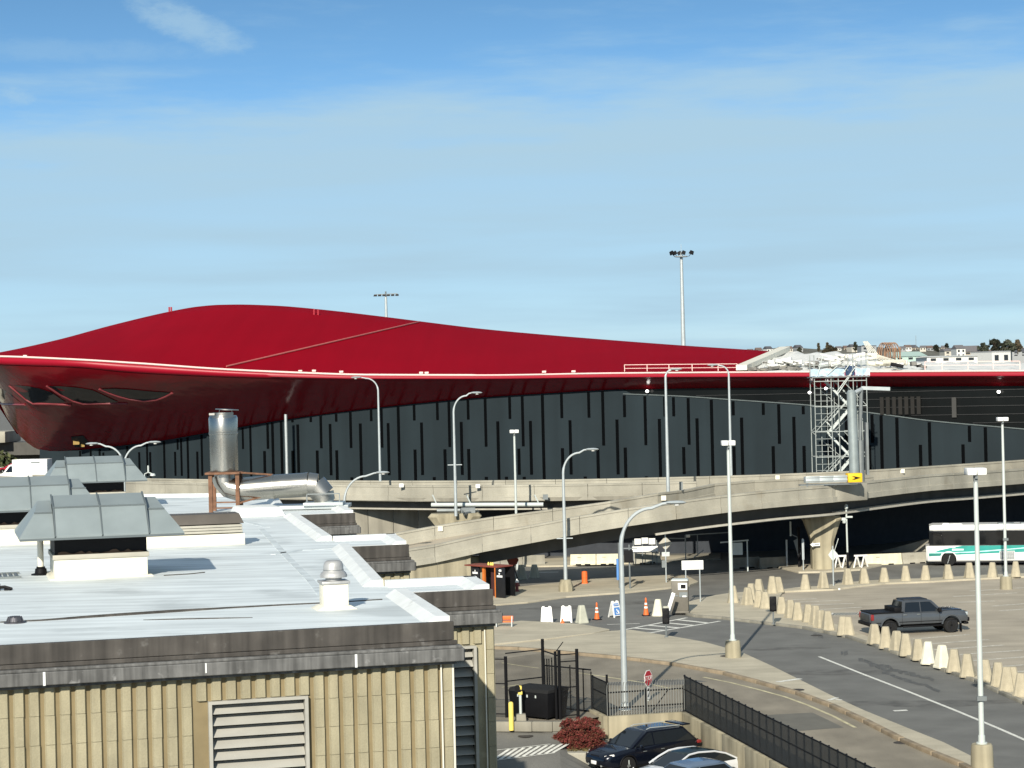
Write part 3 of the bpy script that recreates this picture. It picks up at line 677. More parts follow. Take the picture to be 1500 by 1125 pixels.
def pier(parent, p, top, w0=1.75, w1=3.0):
    b = MB(); h = top; z1 = h * .52
    prof = lambda w, d, z: [(p.x - w/2, p.y - d*.32, z), (p.x - w*.34, p.y - d/2, z), (p.x + w*.34, p.y - d/2, z), (p.x + w/2, p.y - d*.32, z), (p.x + w/2, p.y + d*.32, z), (p.x + w*.34, p.y + d/2, z), (p.x - w*.34, p.y + d/2, z), (p.x - w/2, p.y + d*.32, z)]
    rows = [prof(w0, 1.6, 0), prof(w0, 1.6, z1), prof(w0 + .02, 1.62, z1 + .05), prof(w0 + (w1-w0)*.45, 1.7, z1 + (h-z1)*.45), prof(w1 * .93, 1.9, z1 + (h-z1)*.8), prof(w1, 1.95, h - .25), prof(w1 * .88, 1.95, h)]
    b.grid(rows, closed=True); b.face(rows[-1])
    return b.build('pier', K['concrete_wall'], parent, world=True, smooth=25)
pier(via, P(668, 166.5, 0) + Vector((0,0,0)), 4.25, 1.6, 4.2)
for u in (380,): pier(via, P(u, ci(FAR, u) - 4.5, 0), 4.3)
b = MB()                                               # long white pipe hung under the near edge
p, q = D(632, 739.5, 168.2), D(796, 739, 166.6); b.tube([p, q], .16, 10)
for u in (640, 690, 790):
    s = D(u, 739.3, 168.2 - (u - 632) * .0098); b.beam(s, s + Vector((-.35, .6, .75)), .07)
b.build('hanging_pipe', K['steel_pale'], via, world=True)
b = MB(); p = D(680, 753, 165); b.tube([D(640, 748, 167), D(676, 747.5, 167), p, D(700, 749, 168)], .14, 8); b.box(D(686, 750, 166.5), (1.1,.6,.7)); b.build('drain_pipe', K['steel_dark'], via, world=True)
b = MB(); p = D(799, 728, 167.2); b.box(p, (.4, .3, .4)); b.build('junction_box', K['steel_dark'], via, world=True)
for u, v, d in [(588,705,ci(FAR,588)-8.9),(700,706,ci(FAR,700)-8.9)]:
    b = MB(); b.box(D(u, v + 6, d - .1), (.35,.1,.3)); b.build('reflector', K['white'], via, world=True)
# abutment wall below the viaduct on the left
b = MB()
for i in range(6):
    u0 = 430 + i * 37; p, q = P(u0, 177, 0), P(u0 + 36.4, 177, 0); b.box(((p.x + q.x)/2, 177, 2.2), (q.x - p.x, .5, 4.4))
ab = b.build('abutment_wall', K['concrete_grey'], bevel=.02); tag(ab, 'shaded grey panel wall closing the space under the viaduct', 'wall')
# ramp
ramp = thing('ramp', 'curving concrete road ramp climbing to the right to join the viaduct', 'ramp', (20, 150, 0))
RN = [(-100,120,.7),(200,130,1.7),(420,138.5,2.65),(520,142,3.0),(600,144,3.2),(704,145.5,4.0),(773,145.5,4.52),(844,145.5,5.07),(960,146,5.76),(1060,147.5,6.19),(1160,150.5,6.40),(1220,153,6.42),(1290,158,6.48),(1360,163,6.54),(1430,168,6.45),(1500,173,6.4),(1700,190,6.3)]
RFm = [(-100,127.5,.7),(200,138,1.9),(420,146,2.9),(573,150.5,3.84),(693,152,4.63),(785,152.2,5.10),(877,152.5,5.57),(972,155.5,6.05),(1020,160,6.07),(1060,163,6.36),(1160,166.5,6.31),(1250,170,6.18),(1330,176,6.1)]
def rn(u): return P(u, ci([(a,b_) for a,b_,c in RN], u), ci([(a,c) for a,b_,c in RN], u))
def rf(u): return P(u, ci([(a,b_) for a,b_,c in RFm], u), ci([(a,c) for a,b_,c in RFm], u))
barrier([rn(u) for u in range(-100, 1701, 15)], .35, 1.22, ramp, seg=3.4)
barrier([rf(u) for u in range(-100, 1291, 15)], .35, 1.05, ramp)
b = MB(); rows = []
for u in range(-100, 1701, 15):
    a = rn(u); c = rf(u) if u <= 1015 else via_far(u) + Vector((0, -.3, .1))
    rows.append([a + Vector((0,.1,-.95)), c + Vector((0,-.05,-.95)), c + Vector((0,-.05,-1.3)), a + Vector((0,.0,-1.2))])
b.grid(rows, closed=True); b.build('deck', K['asphalt_brown'], ramp, world=True, smooth=0)
for off in (2.4, 6.0, 9.5):
    b = MB(); fl = MB()
    for u in range(700 if off < 6.5 else 1045, 1700, 15):
        dep = 1.05 if u < 1215 else .85
        p, q = rn(u) + Vector((0, off, -1.2)), rn(u + 15) + Vector((0, off, -1.2))
        b.grid([[p, q], [p - Vector((0,0,dep)), q - Vector((0,0,dep))]])
        if u > 1080: fl.beam(p - Vector((0,0,dep + .04)), q - Vector((0,0,dep + .04)), .6, .1)
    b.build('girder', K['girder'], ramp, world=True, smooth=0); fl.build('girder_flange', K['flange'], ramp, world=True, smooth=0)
b = MB()
for u in range(960, 1690, 15):
    b.beam(rn(u) + Vector((0,.75,-2.12)), rn(u + 15) + Vector((0,.75,-2.12)), .22, .14)
b.build('hanging_pipe', K['flange'], ramp, world=True, smooth=0)  # beam added ahead of the girder, where sun reaches, as its lit flange
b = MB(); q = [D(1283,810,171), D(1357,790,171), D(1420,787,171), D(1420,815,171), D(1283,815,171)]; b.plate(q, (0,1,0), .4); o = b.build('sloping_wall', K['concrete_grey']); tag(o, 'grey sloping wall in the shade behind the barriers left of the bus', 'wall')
b = MB(); rows = []
for u in range(700, 1700, 15):
    rows.append([rn(u) + Vector((0,2.3,-1.25)), rn(u) + Vector((0,0.05,-1.21))])
b.grid(rows); b.build('deck_overhang', K['concrete_grey'], ramp, world=True, smooth=0)
pp = P(1205, 156.5, 0); pier(ramp, pp, 4.05, 1.6, 2.85)
p = rn(1240); b = MB(); b.box((p.x, p.y + .45, p.z - .62), (3.2, 1.3, 1.26), R(35)); b.build('bracket', K['concrete'], ramp, world=True, bevel=.08)
b = MB(); b.grid([[P(u, ci(FAR, u) - 1.2, 0), P(u, ci(FAR, u) - 1.2, 5.0)] for u in range(640, 1701, 20)]); b.build('under_deck_shade', K['dark'], via, world=True)  # dark wall added beneath the deck to make the shade there
b = MB()                                               # solid wall carrying the low end of the ramp
us_ = [-100, 0, 100, 200, 300, 400, 480, 560, 598, 640, 682]
for u0, u1 in zip(us_, us_[1:]):
    a, c = rn(u0) + Vector((0,.25,-1.22)), rn(u1) + Vector((0,.25,-1.22)); g_ = (c - a) * .004
    b.grid([[a + g_, c - g_], [Vector((a.x, a.y, 0)) + g_, Vector((c.x, c.y, 0)) - g_], [Vector((c.x, c.y + .8, 0)) if False else Vector((a.x, a.y + 9, 0)), Vector((c.x, c.y + 9, 0))]])
a = rn(682) + Vector((.05,.25,-1.22)); b.box((a.x + .1, a.y + 5, a.z / 2), (.3, 10, a.z))
b.build('retaining_wall', K['concrete_wall'], ramp, world=True, smooth=0)
b = MB(); a = rn(702); b.box((a.x, a.y + 3.2, (a.z - 2.3) / 2 + .3), (1.45, 1.2, a.z - 1.75)); b.build('pier', K['concrete_wall'], ramp, world=True, bevel=.04)
for u, v in [(645,774.5),(972,729.5),(1139,699.5),(1322,690)]:
    d = ci([(x, y) for x, y, z in RFm], u) if u < 1020 else ci(FAR, u)
    b = MB(); b.box(D(u, v, d - .12), (.36,.08,.36)); b.build('reflector', K['offwhite'], ramp, world=True)
for u, v in [(999,712),(1182,708)]:
    b = MB(); b.box(D(u, v, ci([(x, y) for x, y, z in RFm], u) - .2), (.12,.1,.6)); b.build('joint_plate', K['steel_dark'], ramp, world=True)
# ================================================================== NEAR SERVICE BUILDING
ZR = 10.8
bld = thing('service_building', 'tan ribbed block building with stepped white roof and dark fascia', 'building', G(300, 930, ZR) - Vector((0, 0, ZR + 2)))
def gr(u, v): p = G(u, v, ZR); return Vector((p.x, p.y, 0))
A = gr(660, 913); LFT = gr(0, 948.5); fd = (A - LFT).normalized()            # direction of the front edge
nd = Vector((fd.y, -fd.x, 0))                                                # outward normal of the front faces (towards the viewer)
side = (gr(437, 757) - gr(600, 873)); 
LFT = A - fd * 15
def along(p, s, o=0.0): return p + fd * s + nd * o
B, C, Dp = gr(718, 865.5), gr(596, 799.5), gr(518, 753)
def onfront(p, u, v):                                                        # point on the front line through p seen at column u
    q = gr(u, v); s = (q - p).dot(fd); return p + fd * s
A2 = onfront(B, 600, 873); B2 = gr(695, 852); C2_ = gr(578, 788)
B3 = onfront(B2, 552, 854); C1 = onfront(C, 505, 801); C3 = onfront(C2_, 476, 788); D1 = onfront(Dp, 437, 757)
D2 = gr(500, 743.5); D3 = onfront(D2, 412, 745); E1 = gr(402, 726); E2 = gr(-160, 733)
BL = LFT + (E2 - LFT) * 1.0
outline = [LFT, A, A2, B, B2, B3, C1, C, C2_, C3, D1, Dp, D2, D3, E1, E2]
b = MB(); b.prism([(p.x, p.y) for p in outline], ZR - .35, ZR); b.build('roof', K['roof_white'], bld, world=True, smooth=0, tri=True)
# raised white coping along the stepped edge
b = MB()
for p, q in [(A, A2), (A2, B), (B, B2), (B2, B3), (B3, C1), (C1, C), (C, C2_), (C2_, C3), (C3, D1), (D1, Dp), (Dp, D2), (D2, D3), (D3, E1), (E1, E2)]:
    t = (q - p).normalized(); L_ = (q - p).length; n = Vector((-t.y, t.x, 0)); front = abs(t.dot(fd)) > .9 and t.dot(fd) > 0
    w, h = (.14, .04) if front else (.27, .11)
    if not front or p in (A2,): pass
    c = (p + q) / 2 + n * (w / 2 + .01)
    M3 = Matrix((t, n, Vector((0,0,1)))).transposed()
    x0 = L_ - .02
    pts = [Vector((s * x0 / 2, y, z)) for s in (-1, 1) for y, z in ((-w/2, -.05), (-w/2, h), (w/4, h), (w/2 + .10, -.0))]
    b.add([Vector((c.x, c.y, ZR)) + M3 @ k for k in pts], [(0,1,2,3), (7,6,5,4), (0,4,5,1), (1,5,6,2), (2,6,7,3)])
b.build('coping', K['coping'], bld, world=True, smooth=0)
# seams and scuffs on the coating
b = MB()
sm = [(0,911.5),(60,909),(120,905),(180,901),(250,896.5),(330,891),(420,886),(500,882),(560,878)]
pts = [G(u, v, ZR + .006) for u, v in sm]; b.tube(pts, [.012,.018,.03,.035,.035,.02,.016,.012,.01], 6); b.build('roof_seam', K['fascia'], bld, world=True); b = MB()
pts = [G(u, v, ZR + .006) for u, v in [(240,843),(275,841),(300,838.5)]]; b.tube(pts, .012, 6); b.build('roof_seam', K['fascia'], bld, world=True); b = MB()
pts = [G(u, v, ZR + .006) for u, v in [(210,908),(260,907),(330,905.5),(370,904.5)]]; b.tube(pts, [.004,.012,.01,.004], 6)
b.build('roof_seam', K['fascia'], bld, world=True)
b = MB()
for sq in ([(383,775),(420,815),(455,850),(478,880)], [(392,772),(350,762),(300,757)], [(400,812),(440,806),(492,803)]):
    pts = [G(u, v, ZR + .004) for u, v in sq]
    for p, q in zip(pts, pts[1:]): b.beam(p, q, .14, .012)
b.build('roof_joint', M('roof_joint_grey', (.55,.60,.61), .7, var=.2, scale=3), bld, world=True, smooth=0)
# fascia band and gutter below the front edges
def fascia(p, q, ret=1.2):
    a = (q - p).normalized(); L_ = (q - p).length; m = (p + q) / 2
    f = MB(); rz = math.atan2(a.y, a.x)
    z = 0
    c = m + nd * .03; f.box((c.x, c.y, ZR - .10), (L_ + .06, .10, .27), rz)
    c = m + nd * .07; f.box((c.x, c.y, ZR - .27), (L_ + .14, .06, .06), rz)
    f.build('fascia', K['fascia'], bld, world=True, smooth=0, bevel=.008)
    f = MB(); c = m + nd * .12; f.box((c.x, c.y, ZR - .325), (L_ + .24, .18, .045), rz); c = m + nd * .14; f.box((c.x, c.y, ZR - .44), (L_ + .28, .20, .185), rz)
    c = m + nd * .06; f.box((c.x, c.y, ZR - .56), (L_ + .1, .14, .05), rz)
    # right-hand return of the gutter
    e = q + fd * .08 - nd * (ret / 2 - .2); f.box((e.x, e.y, ZR - .44), (.16, ret, .18), rz)
    f.build('gutter', K['fascia_gutter'], bld, world=True, smooth=0, bevel=.012)
    n = int(L_ / 2.2)
    for i in range(n + 1):
        f = MB()
        s = p + a * min(L_ - .05, max(.3, (i + .15) * 2.2)) + nd * .245
        if i % 2 == 0: f.box((s.x, s.y, ZR - .44), (.035, .012, .19), rz)
        else: f.box((s.x + a.x * .04, s.y + a.y * .04, ZR - .42), (.02, .012, .14), rz)
        f.build('gutter_joint', K['coping'], bld, world=True, smooth=0)
for p, q in [(LFT, A), (A2, B), (C1, C), (D1, Dp)]: fascia(p, q)
# ribbed walls
def ribs(p, q, zt, zb, skip=None, pitch=.212, endcap=True):
    a = (q - p).normalized(); L_ = (q - p).length; b = MB(); rz = math.atan2(a.y, a.x); n = int(L_ / pitch)
    for i in range(n + 1):
        s = L_ - .085 - i * pitch
        if s < .05: break
        zz0 = zb
        if skip and skip[0] < s < skip[1]: zz0 = skip[2]
        z = zt; w = .158; dp = .052
        c = p + a * s
        # one rib is a column of split blocks with slightly uneven faces
        while z > zz0 + .05:
            z0 = max(zz0, z - .41); j = random.uniform(-.004, .004); k = random.uniform(-.003, .003)
            x = Matrix.Rotation(rz, 3, 'Z')
            pr = [(-w/2, 0), (-w/2 + .022 + k, -dp - j), (w/2 - .022 + k, -dp - j * .5), (w/2, 0)]
            pts = [c + x @ Vector((px, py, 0)) + Vector((0,0,zq)) for zq in (z0 + .003, z - .003) for px, py in pr]
            b.add(pts, [(0,1,5,4),(1,2,6,5),(2,3,7,6),(4,5,6,7),(3,2,1,0)])
            z = z0
    return b
def wall(p, q, zt, zb, hole=None, thick=.2):
    a = (q - p).normalized(); L_ = (q - p).length; b = MB(); rz = math.atan2(a.y, a.x)
    def sl(s0, s1, z0, z1):
        m = p + a * (s0 + s1) / 2 - nd * thick / 2; b.box((m.x, m.y, (z0 + z1) / 2), (s1 - s0, thick, z1 - z0), rz)
    if hole:
        s0, s1, zh = hole; sl(0, s0, zb, zt); sl(s1, L_, zb, zt); sl(s0, s1, zh, zt)
    else: sl(0, L_, zb, zt)
    return b
def louver(p, s0, s1, zt, zb, pitch=.165, slope=.105):
    a = fd; rz = math.atan2(a.y, a.x); lv = MB()
    for s in (s0 + .025, s1 - .025):
        m = p + a * s + nd * .03; lv.box((m.x, m.y, (zt + zb)/2), (.05, .14, zt - zb), rz)
    m = p + a * (s0 + s1)/2 + nd * .03; lv.box((m.x, m.y, zt - .02), (s1 - s0 - .1, .14, .045), rz)
    o = lv.build('louver', K['louver'], bld, world=True, smooth=0)
    sb = MB(); z = zt - .06; X = Matrix.Rotation(rz, 3, 'Z')
    while z > zb:
        q0 = p + a * (s0 + .055) ; q1 = p + a * (s1 - .055)
        top = -.10; bot = .055
        pts = []
        for qq in (q0, q1):
            pts += [qq - nd * .10 + Vector((0,0,z)), qq + nd * bot + Vector((0,0,z - .115)), qq + nd * bot + Vector((0,0,z - .128)), qq - nd * .10 + Vector((0,0,z - .013))]
        sb.add(pts, [(0,1,5,4),(1,2,6,5),(2,3,7,6),(3,0,4,7),(3,2,1,0),(4,5,6,7)]); z -= pitch
    sb.build('louver_slat', K['louver'], bld, world=True, smooth=0)
    bk = MB(); m = p + a * (s0 + s1)/2 - nd * .16; bk.box((m.x, m.y, (zt + zb)/2), (s1 - s0, .04, zt - zb), rz); bk.build('louver_back', K['black'], bld, world=True, smooth=0)
def solve_s(p, u):                                     # distance along a front wall at photo column u (at mid wall height)
    k = (u - 750 - 11.8) / F; q = Vector((k, 1, 0)); den = fd.x - fd.y * k
    return (k * p.y - p.x) / den
wp = LFT - nd * .03; wq = A + fd * .02 - nd * .03
s0, s1 = solve_s(wp, 305), solve_s(wp, 451)
ztop = ZR - .58; zl = ZR - .93; zb = 3.5
wall(wp, wq, ztop + .4, -2, (s0, s1, zl)).build('wall', M('block_mortar', (.225,.18,.10), .95, var=.12, scale=3), bld, world=True, smooth=0)
ribs(wp, wq, ztop, zb, (s0 - .1, s1 + .1, zl + .01)).build('block_rib', K['block'], bld, world=True, smooth=0)
louver(wp, s0, s1, zl, 5.0)
t = text('louver_marking', 'ATGL', .15, M('faded_ink', (.16,.16,.14), .8, var=.3), bld, (0,0,0), (0,0,0), .002)
q = wp + fd * (s0 + .47 * (s1 - s0)); zz = zl - .06 - .165 * 6
t.matrix_basis = bld.matrix_basis.inverted() @ Matrix.Translation(q - nd * .02 + Vector((0,0,zz - .052))) @ Matrix.Rotation(math.atan2(fd.y, fd.x), 4, 'Z') @ Matrix.Rotation(R(36.5), 4, 'X') @ Matrix.Translation((0,0,.004))
c = MB(); e = wq - fd * .005 + nd * .03; c.box((e.x, e.y, (ztop - 2)/2), (.03, .03, ztop + 2), math.atan2(fd.y, fd.x))
e = wq - fd * .19; c.box((e.x + nd.x*.07, e.y + nd.y*.07, (ztop - 2)/2), (.022, .02, ztop + 2), math.atan2(fd.y, fd.x))
c.build('corner_bead', K['offwhite'], bld, world=True, smooth=0)
# side face of the front bay and the second bay with its tall louver
def plain(p, q, zt, zb=-2):
    b = MB(); b.grid([[Vector((p.x, p.y, zt)), Vector((q.x, q.y, zt))], [Vector((p.x, p.y, zb)), Vector((q.x, q.y, zb))]]); return b
sb = plain(wq - nd * .01, A2 + fd * .02, ZR - .3); sb.build('side_wall', K['block'], bld, world=True)
for (p, q, e_, lou) in [(A2, B, B2, True), (C1, C, C2_, False), (D1, Dp, D2, False)]:
    p, q = p - nd * .03, q + fd * .06 - nd * .03
    if lou:
        a1 = solve_s(p, 699); a0 = a1 - 1.05
        wall(p, q, ztop + .4, -2, (a0, a1, zl + .02)).build('wall', K['block'], bld, world=True, smooth=0)
        ribs(p, q, ztop, 3.0, (a0 - .1, a1 + .1, zl + .05)).build('block_rib', K['block'], bld, world=True, smooth=0)
        louver(p, a0, a1, zl + .02, 4.0, .165)
        c = MB(); e = q - fd * .185 + nd * .068; c.box((e.x, e.y, 4.4), (.02, .02, 11.5), math.atan2(fd.y, fd.x)); c.build('corner_bead', K['offwhite'], bld, world=True, smooth=0)
    else:
        wall(p, q, ztop + .4, -2).build('wall', K['block'], bld, world=True, smooth=0)
        ribs(p, q, ztop, 6.0).build('block_rib', K['block'], bld, world=True, smooth=0)
    plain(q, e_ + fd * .06, ZR - .3).build('side_wall', K['block'], bld, world=True)
for p, q in [(B3, C1), (C3, D1), (D3, E1), (E1, E2), (LFT, E2)]: plain(p, q, ZR - .2).build('side_wall', K['block'], bld, world=True)
for p, q in [(B2, B3), (C2_, C3), (D2, D3)]: plain(p, q, ZR - .2).build('side_wall', K['block'], bld, world=True)

# ================================================================== ON THE ROOF
rzf = math.atan2(fd.y, fd.x)
def hood(label, u, v, sc=1.0):
    o = G(u, v, ZR); t = thing('roof_ventilator', label, 'ventilator', o, rzf, 'sheet metal ventilators on the white roof')
    w = 1.74 * sc
    b = MB(); b.box((0, .85, .19), (w, 1.7, .38)); b.taper((0,.85,0), (w + .22, 1.92), (w + .16, 1.86), .035); b.build('curb', K['offwhite'], t, bevel=.012)
    b = MB(); b.box((0, .85, .425), (w + .06, 1.76, .09)); b.build('curb_flashing', K['flange'], t, bevel=.01)
    b = MB(); b.box((0, .87, .62), (w * .99, 1.64, .36)); b.build('throat', K['black'], t)
    st = MB(); st.plate([(-w*.46, .03, .47)] + [(-w*.46 + k*w*.92/22, .03, .475 + random.random()*.07) for k in range(23)] + [(w*.46, .03, .47)], (0,-1,0), .012)
    st.build('rust_scale', M('rust_scale_brown', (.085,.055,.038), .9, var=.3), t)
    hw = 1.52 * sc; eave = .80
    # hood: four roof panels, the outer two a step lower than the middle pair
    pan = [(-hw, -hw*.58, .0), (-hw*.56, -.012, .09), (.012, hw*.56, .09), (hw*.58, hw, .0)]
    for i, (x0, x1, dz) in enumerate(pan):
        b = MB()
        def row(y, z, k):                                # inset of the outer ends on the way up
            a0 = x0 + k if i == 0 else x0; a1 = x1 - k if i == 3 else x1
            return [(a0, y, z), (a1, y, z)]
        zt_ = 1.27 + dz; zr = 1.47 + dz
        rows = [row(-.52, eave + dz * .2, 0), row(-.52, eave + .05 + dz * .2, 0), row(.10, zt_, .30 * sc), row(.12, zt_ + .015, .31 * sc), row(.85, zr, .40 * sc), row(1.58, zt_ + .015, .31 * sc), row(1.60, zt_, .30 * sc), row(2.22, eave + .05, 0), row(2.22, eave, 0), ]
        b.grid(rows, closed=False)
        b.face([rows[k][0] for k in range(len(rows))]); b.face([rows[k][1] for k in range(len(rows))][::-1]); b.grid([rows[-1], rows[0]])
        b.build('hood_panel', K['hood'], t, smooth=0)
    b = MB()
    for x in (-hw*.57, 0, hw*.57):
        b.beam((x, -.53, eave + .05), (x, .10, 1.37), .025, .03); b.beam((x, .10, 1.37), (x, .85, 1.57), .03, .035)
    b.beam((-hw, -.53, eave + .01), (hw, -.53, eave + .01), .03, .04)
    b.beam((-hw*.57, .095, 1.365), (hw*.57, .095, 1.365), .03, .03); b.beam((-hw + .30, .09, 1.275), (-hw*.58, .09, 1.275), .03, .03); b.beam((hw*.58, .09, 1.275), (hw - .30, .09, 1.275), .03, .03)
    b.build('hood_seam', K['hood_edge'], t, smooth=0)
    return t
hood('grey ventilator hood nearest the mushroom vent, its whole white curb showing', 149, 847)
hood('second grey ventilator hood, cut by the frame edge behind the front hood', 46, 797, 1.05)
hood('rearmost grey ventilator hood, below the double-armed lamp', 141, 744)
# long low equipment curb
o = G(283, 801, ZR); t = thing('equipment_curb', 'long low rooftop curb box with dark top behind the front hood', 'curb', o, rzf)
b = MB(); b.box((-.2,.5,.13), (2.75,1.0,.26)); b.build('base', K['offwhite'], t, bevel=.01)
b = MB()
for k in range(3): b.box((-.2,.5,.31 + k*.065), (2.66 - .01*k,.96,.055))
b.build('cladding', K['flange'], t, bevel=.01)
b = MB(); b.taper((-.2,.5,.49), (2.72,1.0), (2.55,.7), .22); b.build('top', M('dull_brown_metal', (.10,.088,.075), .6), t, bevel=.01)
# pipe vent
o = G(60, 842, ZR); t = thing('vent_pipe', 'thin white vent pipe with black boot beside the front hood', 'pipe', o)
b = MB(); b.tube([(0,0,.05),(0,0,.66)], .06, 14); b.build('pipe', K['offwhite'], t)
b = MB(); b.lathe([(.19,0),(.19,.02),(.12,.035),(.11,.12),(.085,.13),(.085,.16)], n=16); b.build('boot', K['black'], t)
o = G(22, 912.5, ZR); b = MB(); b.lathe([(.17,0),(.17,.015),(.125,.025),(.11,.085),(.075,.105),(0.01,.11)], n=18)
for k in range(12): a = k*math.pi/6; b.beam((.13*math.cos(a), .13*math.sin(a), .03), (.10*math.cos(a), .10*math.sin(a), .10), .012)
ob = b.build('roof_drain', M('cast_dark', (.09,.09,.10), .5, .5)); ob.location = o; tag(ob, 'small dark dome drain beside the long black roof seam', 'drain')
o = G(8, 848, ZR); t = MB()
for k in range(7): t.box((-.42 + k*.105, .5, .02), (.05, 1.0, .03))
t.box((-.1,0,.02),(.8,.05,.045)); t.box((-.1,1.0,.02),(.8,.05,.045)); ob = t.build('roof_grate', K['steel_dark']); ob.location = o; ob.rotation_euler.z = rzf; tag(ob, 'dark slatted grate lying flat on the roof near the white pipe', 'grate')
o = G(3, 865, ZR); t = MB(); t.tube([(-.2,0,.05),(.05,.02,.06),(.18,0,.02)], .03, 8); t.box((-.1,0,.06),(.12,.1,.12)); t.tube([(.05,-.04,.02),(.16,-.05,.02)], .02, 6)
ob = t.build('roof_clamp', K['black']); ob.location = o; tag(ob, 'small black clamp lying on the roof at the frame edge', 'clamp')
o = G(5, 775, ZR); t = MB(); t.tube([(0,0,.9),(.14,.02,1.0),(.1,0,.55),(.22,0,.42)], .05, 8); t.tube([(0,0,0),(0,0,.9)], .04, 8); ob = t.build('cable_hook', K['black']); ob.location = o; tag(ob, 'bent black cable standing left of the second hood', 'cable')
# mushroom vent
o = G(493, 893, ZR); t = thing('mushroom_vent', 'grey domed vent cap on a square white curb near the roof edge', 'vent', o, rzf)
b = MB(); b.box((0,.2,.20), (.40,.40,.40)); b.taper((0,.2,0), (.66,.62), (.46,.46), .06); b.build('curb', K['offwhite'], t, bevel=.01)
b = MB(); b.box((0,.2,.425), (.45,.45,.045)); b.build('collar', K['cast'], t, bevel=.008)
b = MB(); b.lathe([(.13,.44),(.13,.49),(.215,.50),(.218,.53),(.20,.57),(.165,.60),(.160,.62),(.155,.70),(.135,.745),(.10,.765),(.02,.77)], (0,.2,0), 28); b.build('cap', K['cast'], t, smooth=50)
b = MB(); b.lathe([(.163,.61),(.166,.615),(.163,.62)], (0,.2,0), 28); b.build('cap_seam', K['steel_dark'], t)
# exhaust stack with its duct
o = G(330, 749, ZR); t = thing('exhaust_stack', 'round stainless exhaust stack with elbowed duct on a rusty frame', 'stack', o, 0)
z0 = 1.15
b = MB(); b.lathe([(.40,z0),(.405,z0+.02),(.405,z0+1.08),(.425,z0+1.09),(.425,z0+1.14),(.415,z0+1.15),(.42,z0+1.55),(.40,z0+1.60),(.385,z0+1.62),(.385,z0+1.63),(.30,z0+1.63),(.30,z0+1.3)], n=40); b.build('drum', K['stainless'], t, smooth=40)
b = MB(); b.lathe([(.30,z0+1.63),(.30,z0+1.72),(.285,z0+1.72),(.285,z0+1.6)], n=32); b.box((-.29, -.2, z0+1.68), (.16,.1,.06)); b.build('outlet', K['stainless_dull'], t)
b = MB(); m = Matrix.Rotation(R(4), 3, 'Y'); b.lathe([(.02,0),(.34,0),(.34,.025),(.02,.03)], (.12,0,z0+1.79), 28, m); b.beam((-.1,0,z0+1.6),(-.1,0,z0+1.8),.02); b.beam((.26,0,z0+1.6),(.26,0,z0+1.8),.02); b.build('cap', K['stainless_dull'], t)
b = MB(); b.box((0,-.02,z0-.03), (1.0,.95,.06)); b.build('frame_plate', K['rust'], t)
for x, y in ((-.36,-.36),(.42,-.36),(-.36,.36),(.42,.36)):
    b = MB(); b.beam((x,y,0),(x,y,z0-.06),.11,.11); b.build('leg', K['rust'], t)
b = MB(); b.beam((-.3,-.36,.28),(.36,-.36,.28),.04); b.beam((-.3,-.36,.12),(.36,-.36,.12),.04); b.beam((.46,-.36,.25),(1.35,-.1,.48),.05); b.beam((.46,-.3,z0-.02),(1.4,0,z0-.12),.05); b.build('brace', K['rust'], t)
b = MB(); b.lathe([(.30,z0-.05),(.30,z0-.3)], n=24); b.build('neck', K['stainless_dull'], t)
zc = .62
b = MB(); b.tube([(-.12,0,z0-.08),(-.05,0,.88),(.10,0,.70),(.42,0,zc)], [.28,.29,.31,.34], 24); b.build('elbow', K['stainless'], t, smooth=50)
b = MB(); b.tube([(.42,0,zc),(1.42,.0,zc+.06)], .345, 32); b.tube([(1.40,0,zc+.06),(1.44,0,zc+.062)], .365, 32); b.build('duct', K['stainless'], t, smooth=50)
b = MB(); b.tube([(1.44,0,zc+.062),(2.42,.0,zc+.10)], .35, 32); b.tube([(2.36,0,zc+.10),(2.42,0,zc+.10)], .36, 32); b.build('duct', K['stainless'], t, smooth=50)
b = MB(); b.tube([(2.42,0,zc+.10),(2.68,0,zc+.06)], [.355,.35], 28); b.build('elbow', K['stainless_dull'], t, smooth=50)
b = MB(); b.tube([(2.62,0,zc+.10),(2.88,0,zc-.22)], [.35,.34], 28); b.build('elbow', K['stainless_dull'], t, smooth=50)
b = MB(); b.tube([(2.84,0,zc-.16),(2.90,0,.22)], [.33,.30], 28); b.build('elbow', K['stainless_dull'], t, smooth=50)
b = MB(); b.tube([(2.88,0,.34),(2.88,0,.20)], .28, 24); b.box((2.88,0,.16),(1.15,.9,.09)); b.box((2.5,.3,.07),(2.2,1.3,.10)); b.build('duct_base', K['steel'], t, bevel=.01)
b = MB()
for x in (2.42, 3.36): b.beam((x,-.42,.2),(x,-.42,.46),.03)
b.beam((2.42,-.42,.46),(3.36,-.42,.46),.03); b.build('base_rail', K['steel_dark'], t)
# raised white upstand right of the stack
o = G(382, 757, ZR); t = MB(); t.taper((0,.7,0), (1.35,1.9), (1.1,1.6), .26); ob = t.build('roof_upstand', K['coping'], bevel=.05); ob.location = o; ob.rotation_euler.z = rzf; tag(ob, 'low white raised curb on the roof below the stainless duct', 'curb')
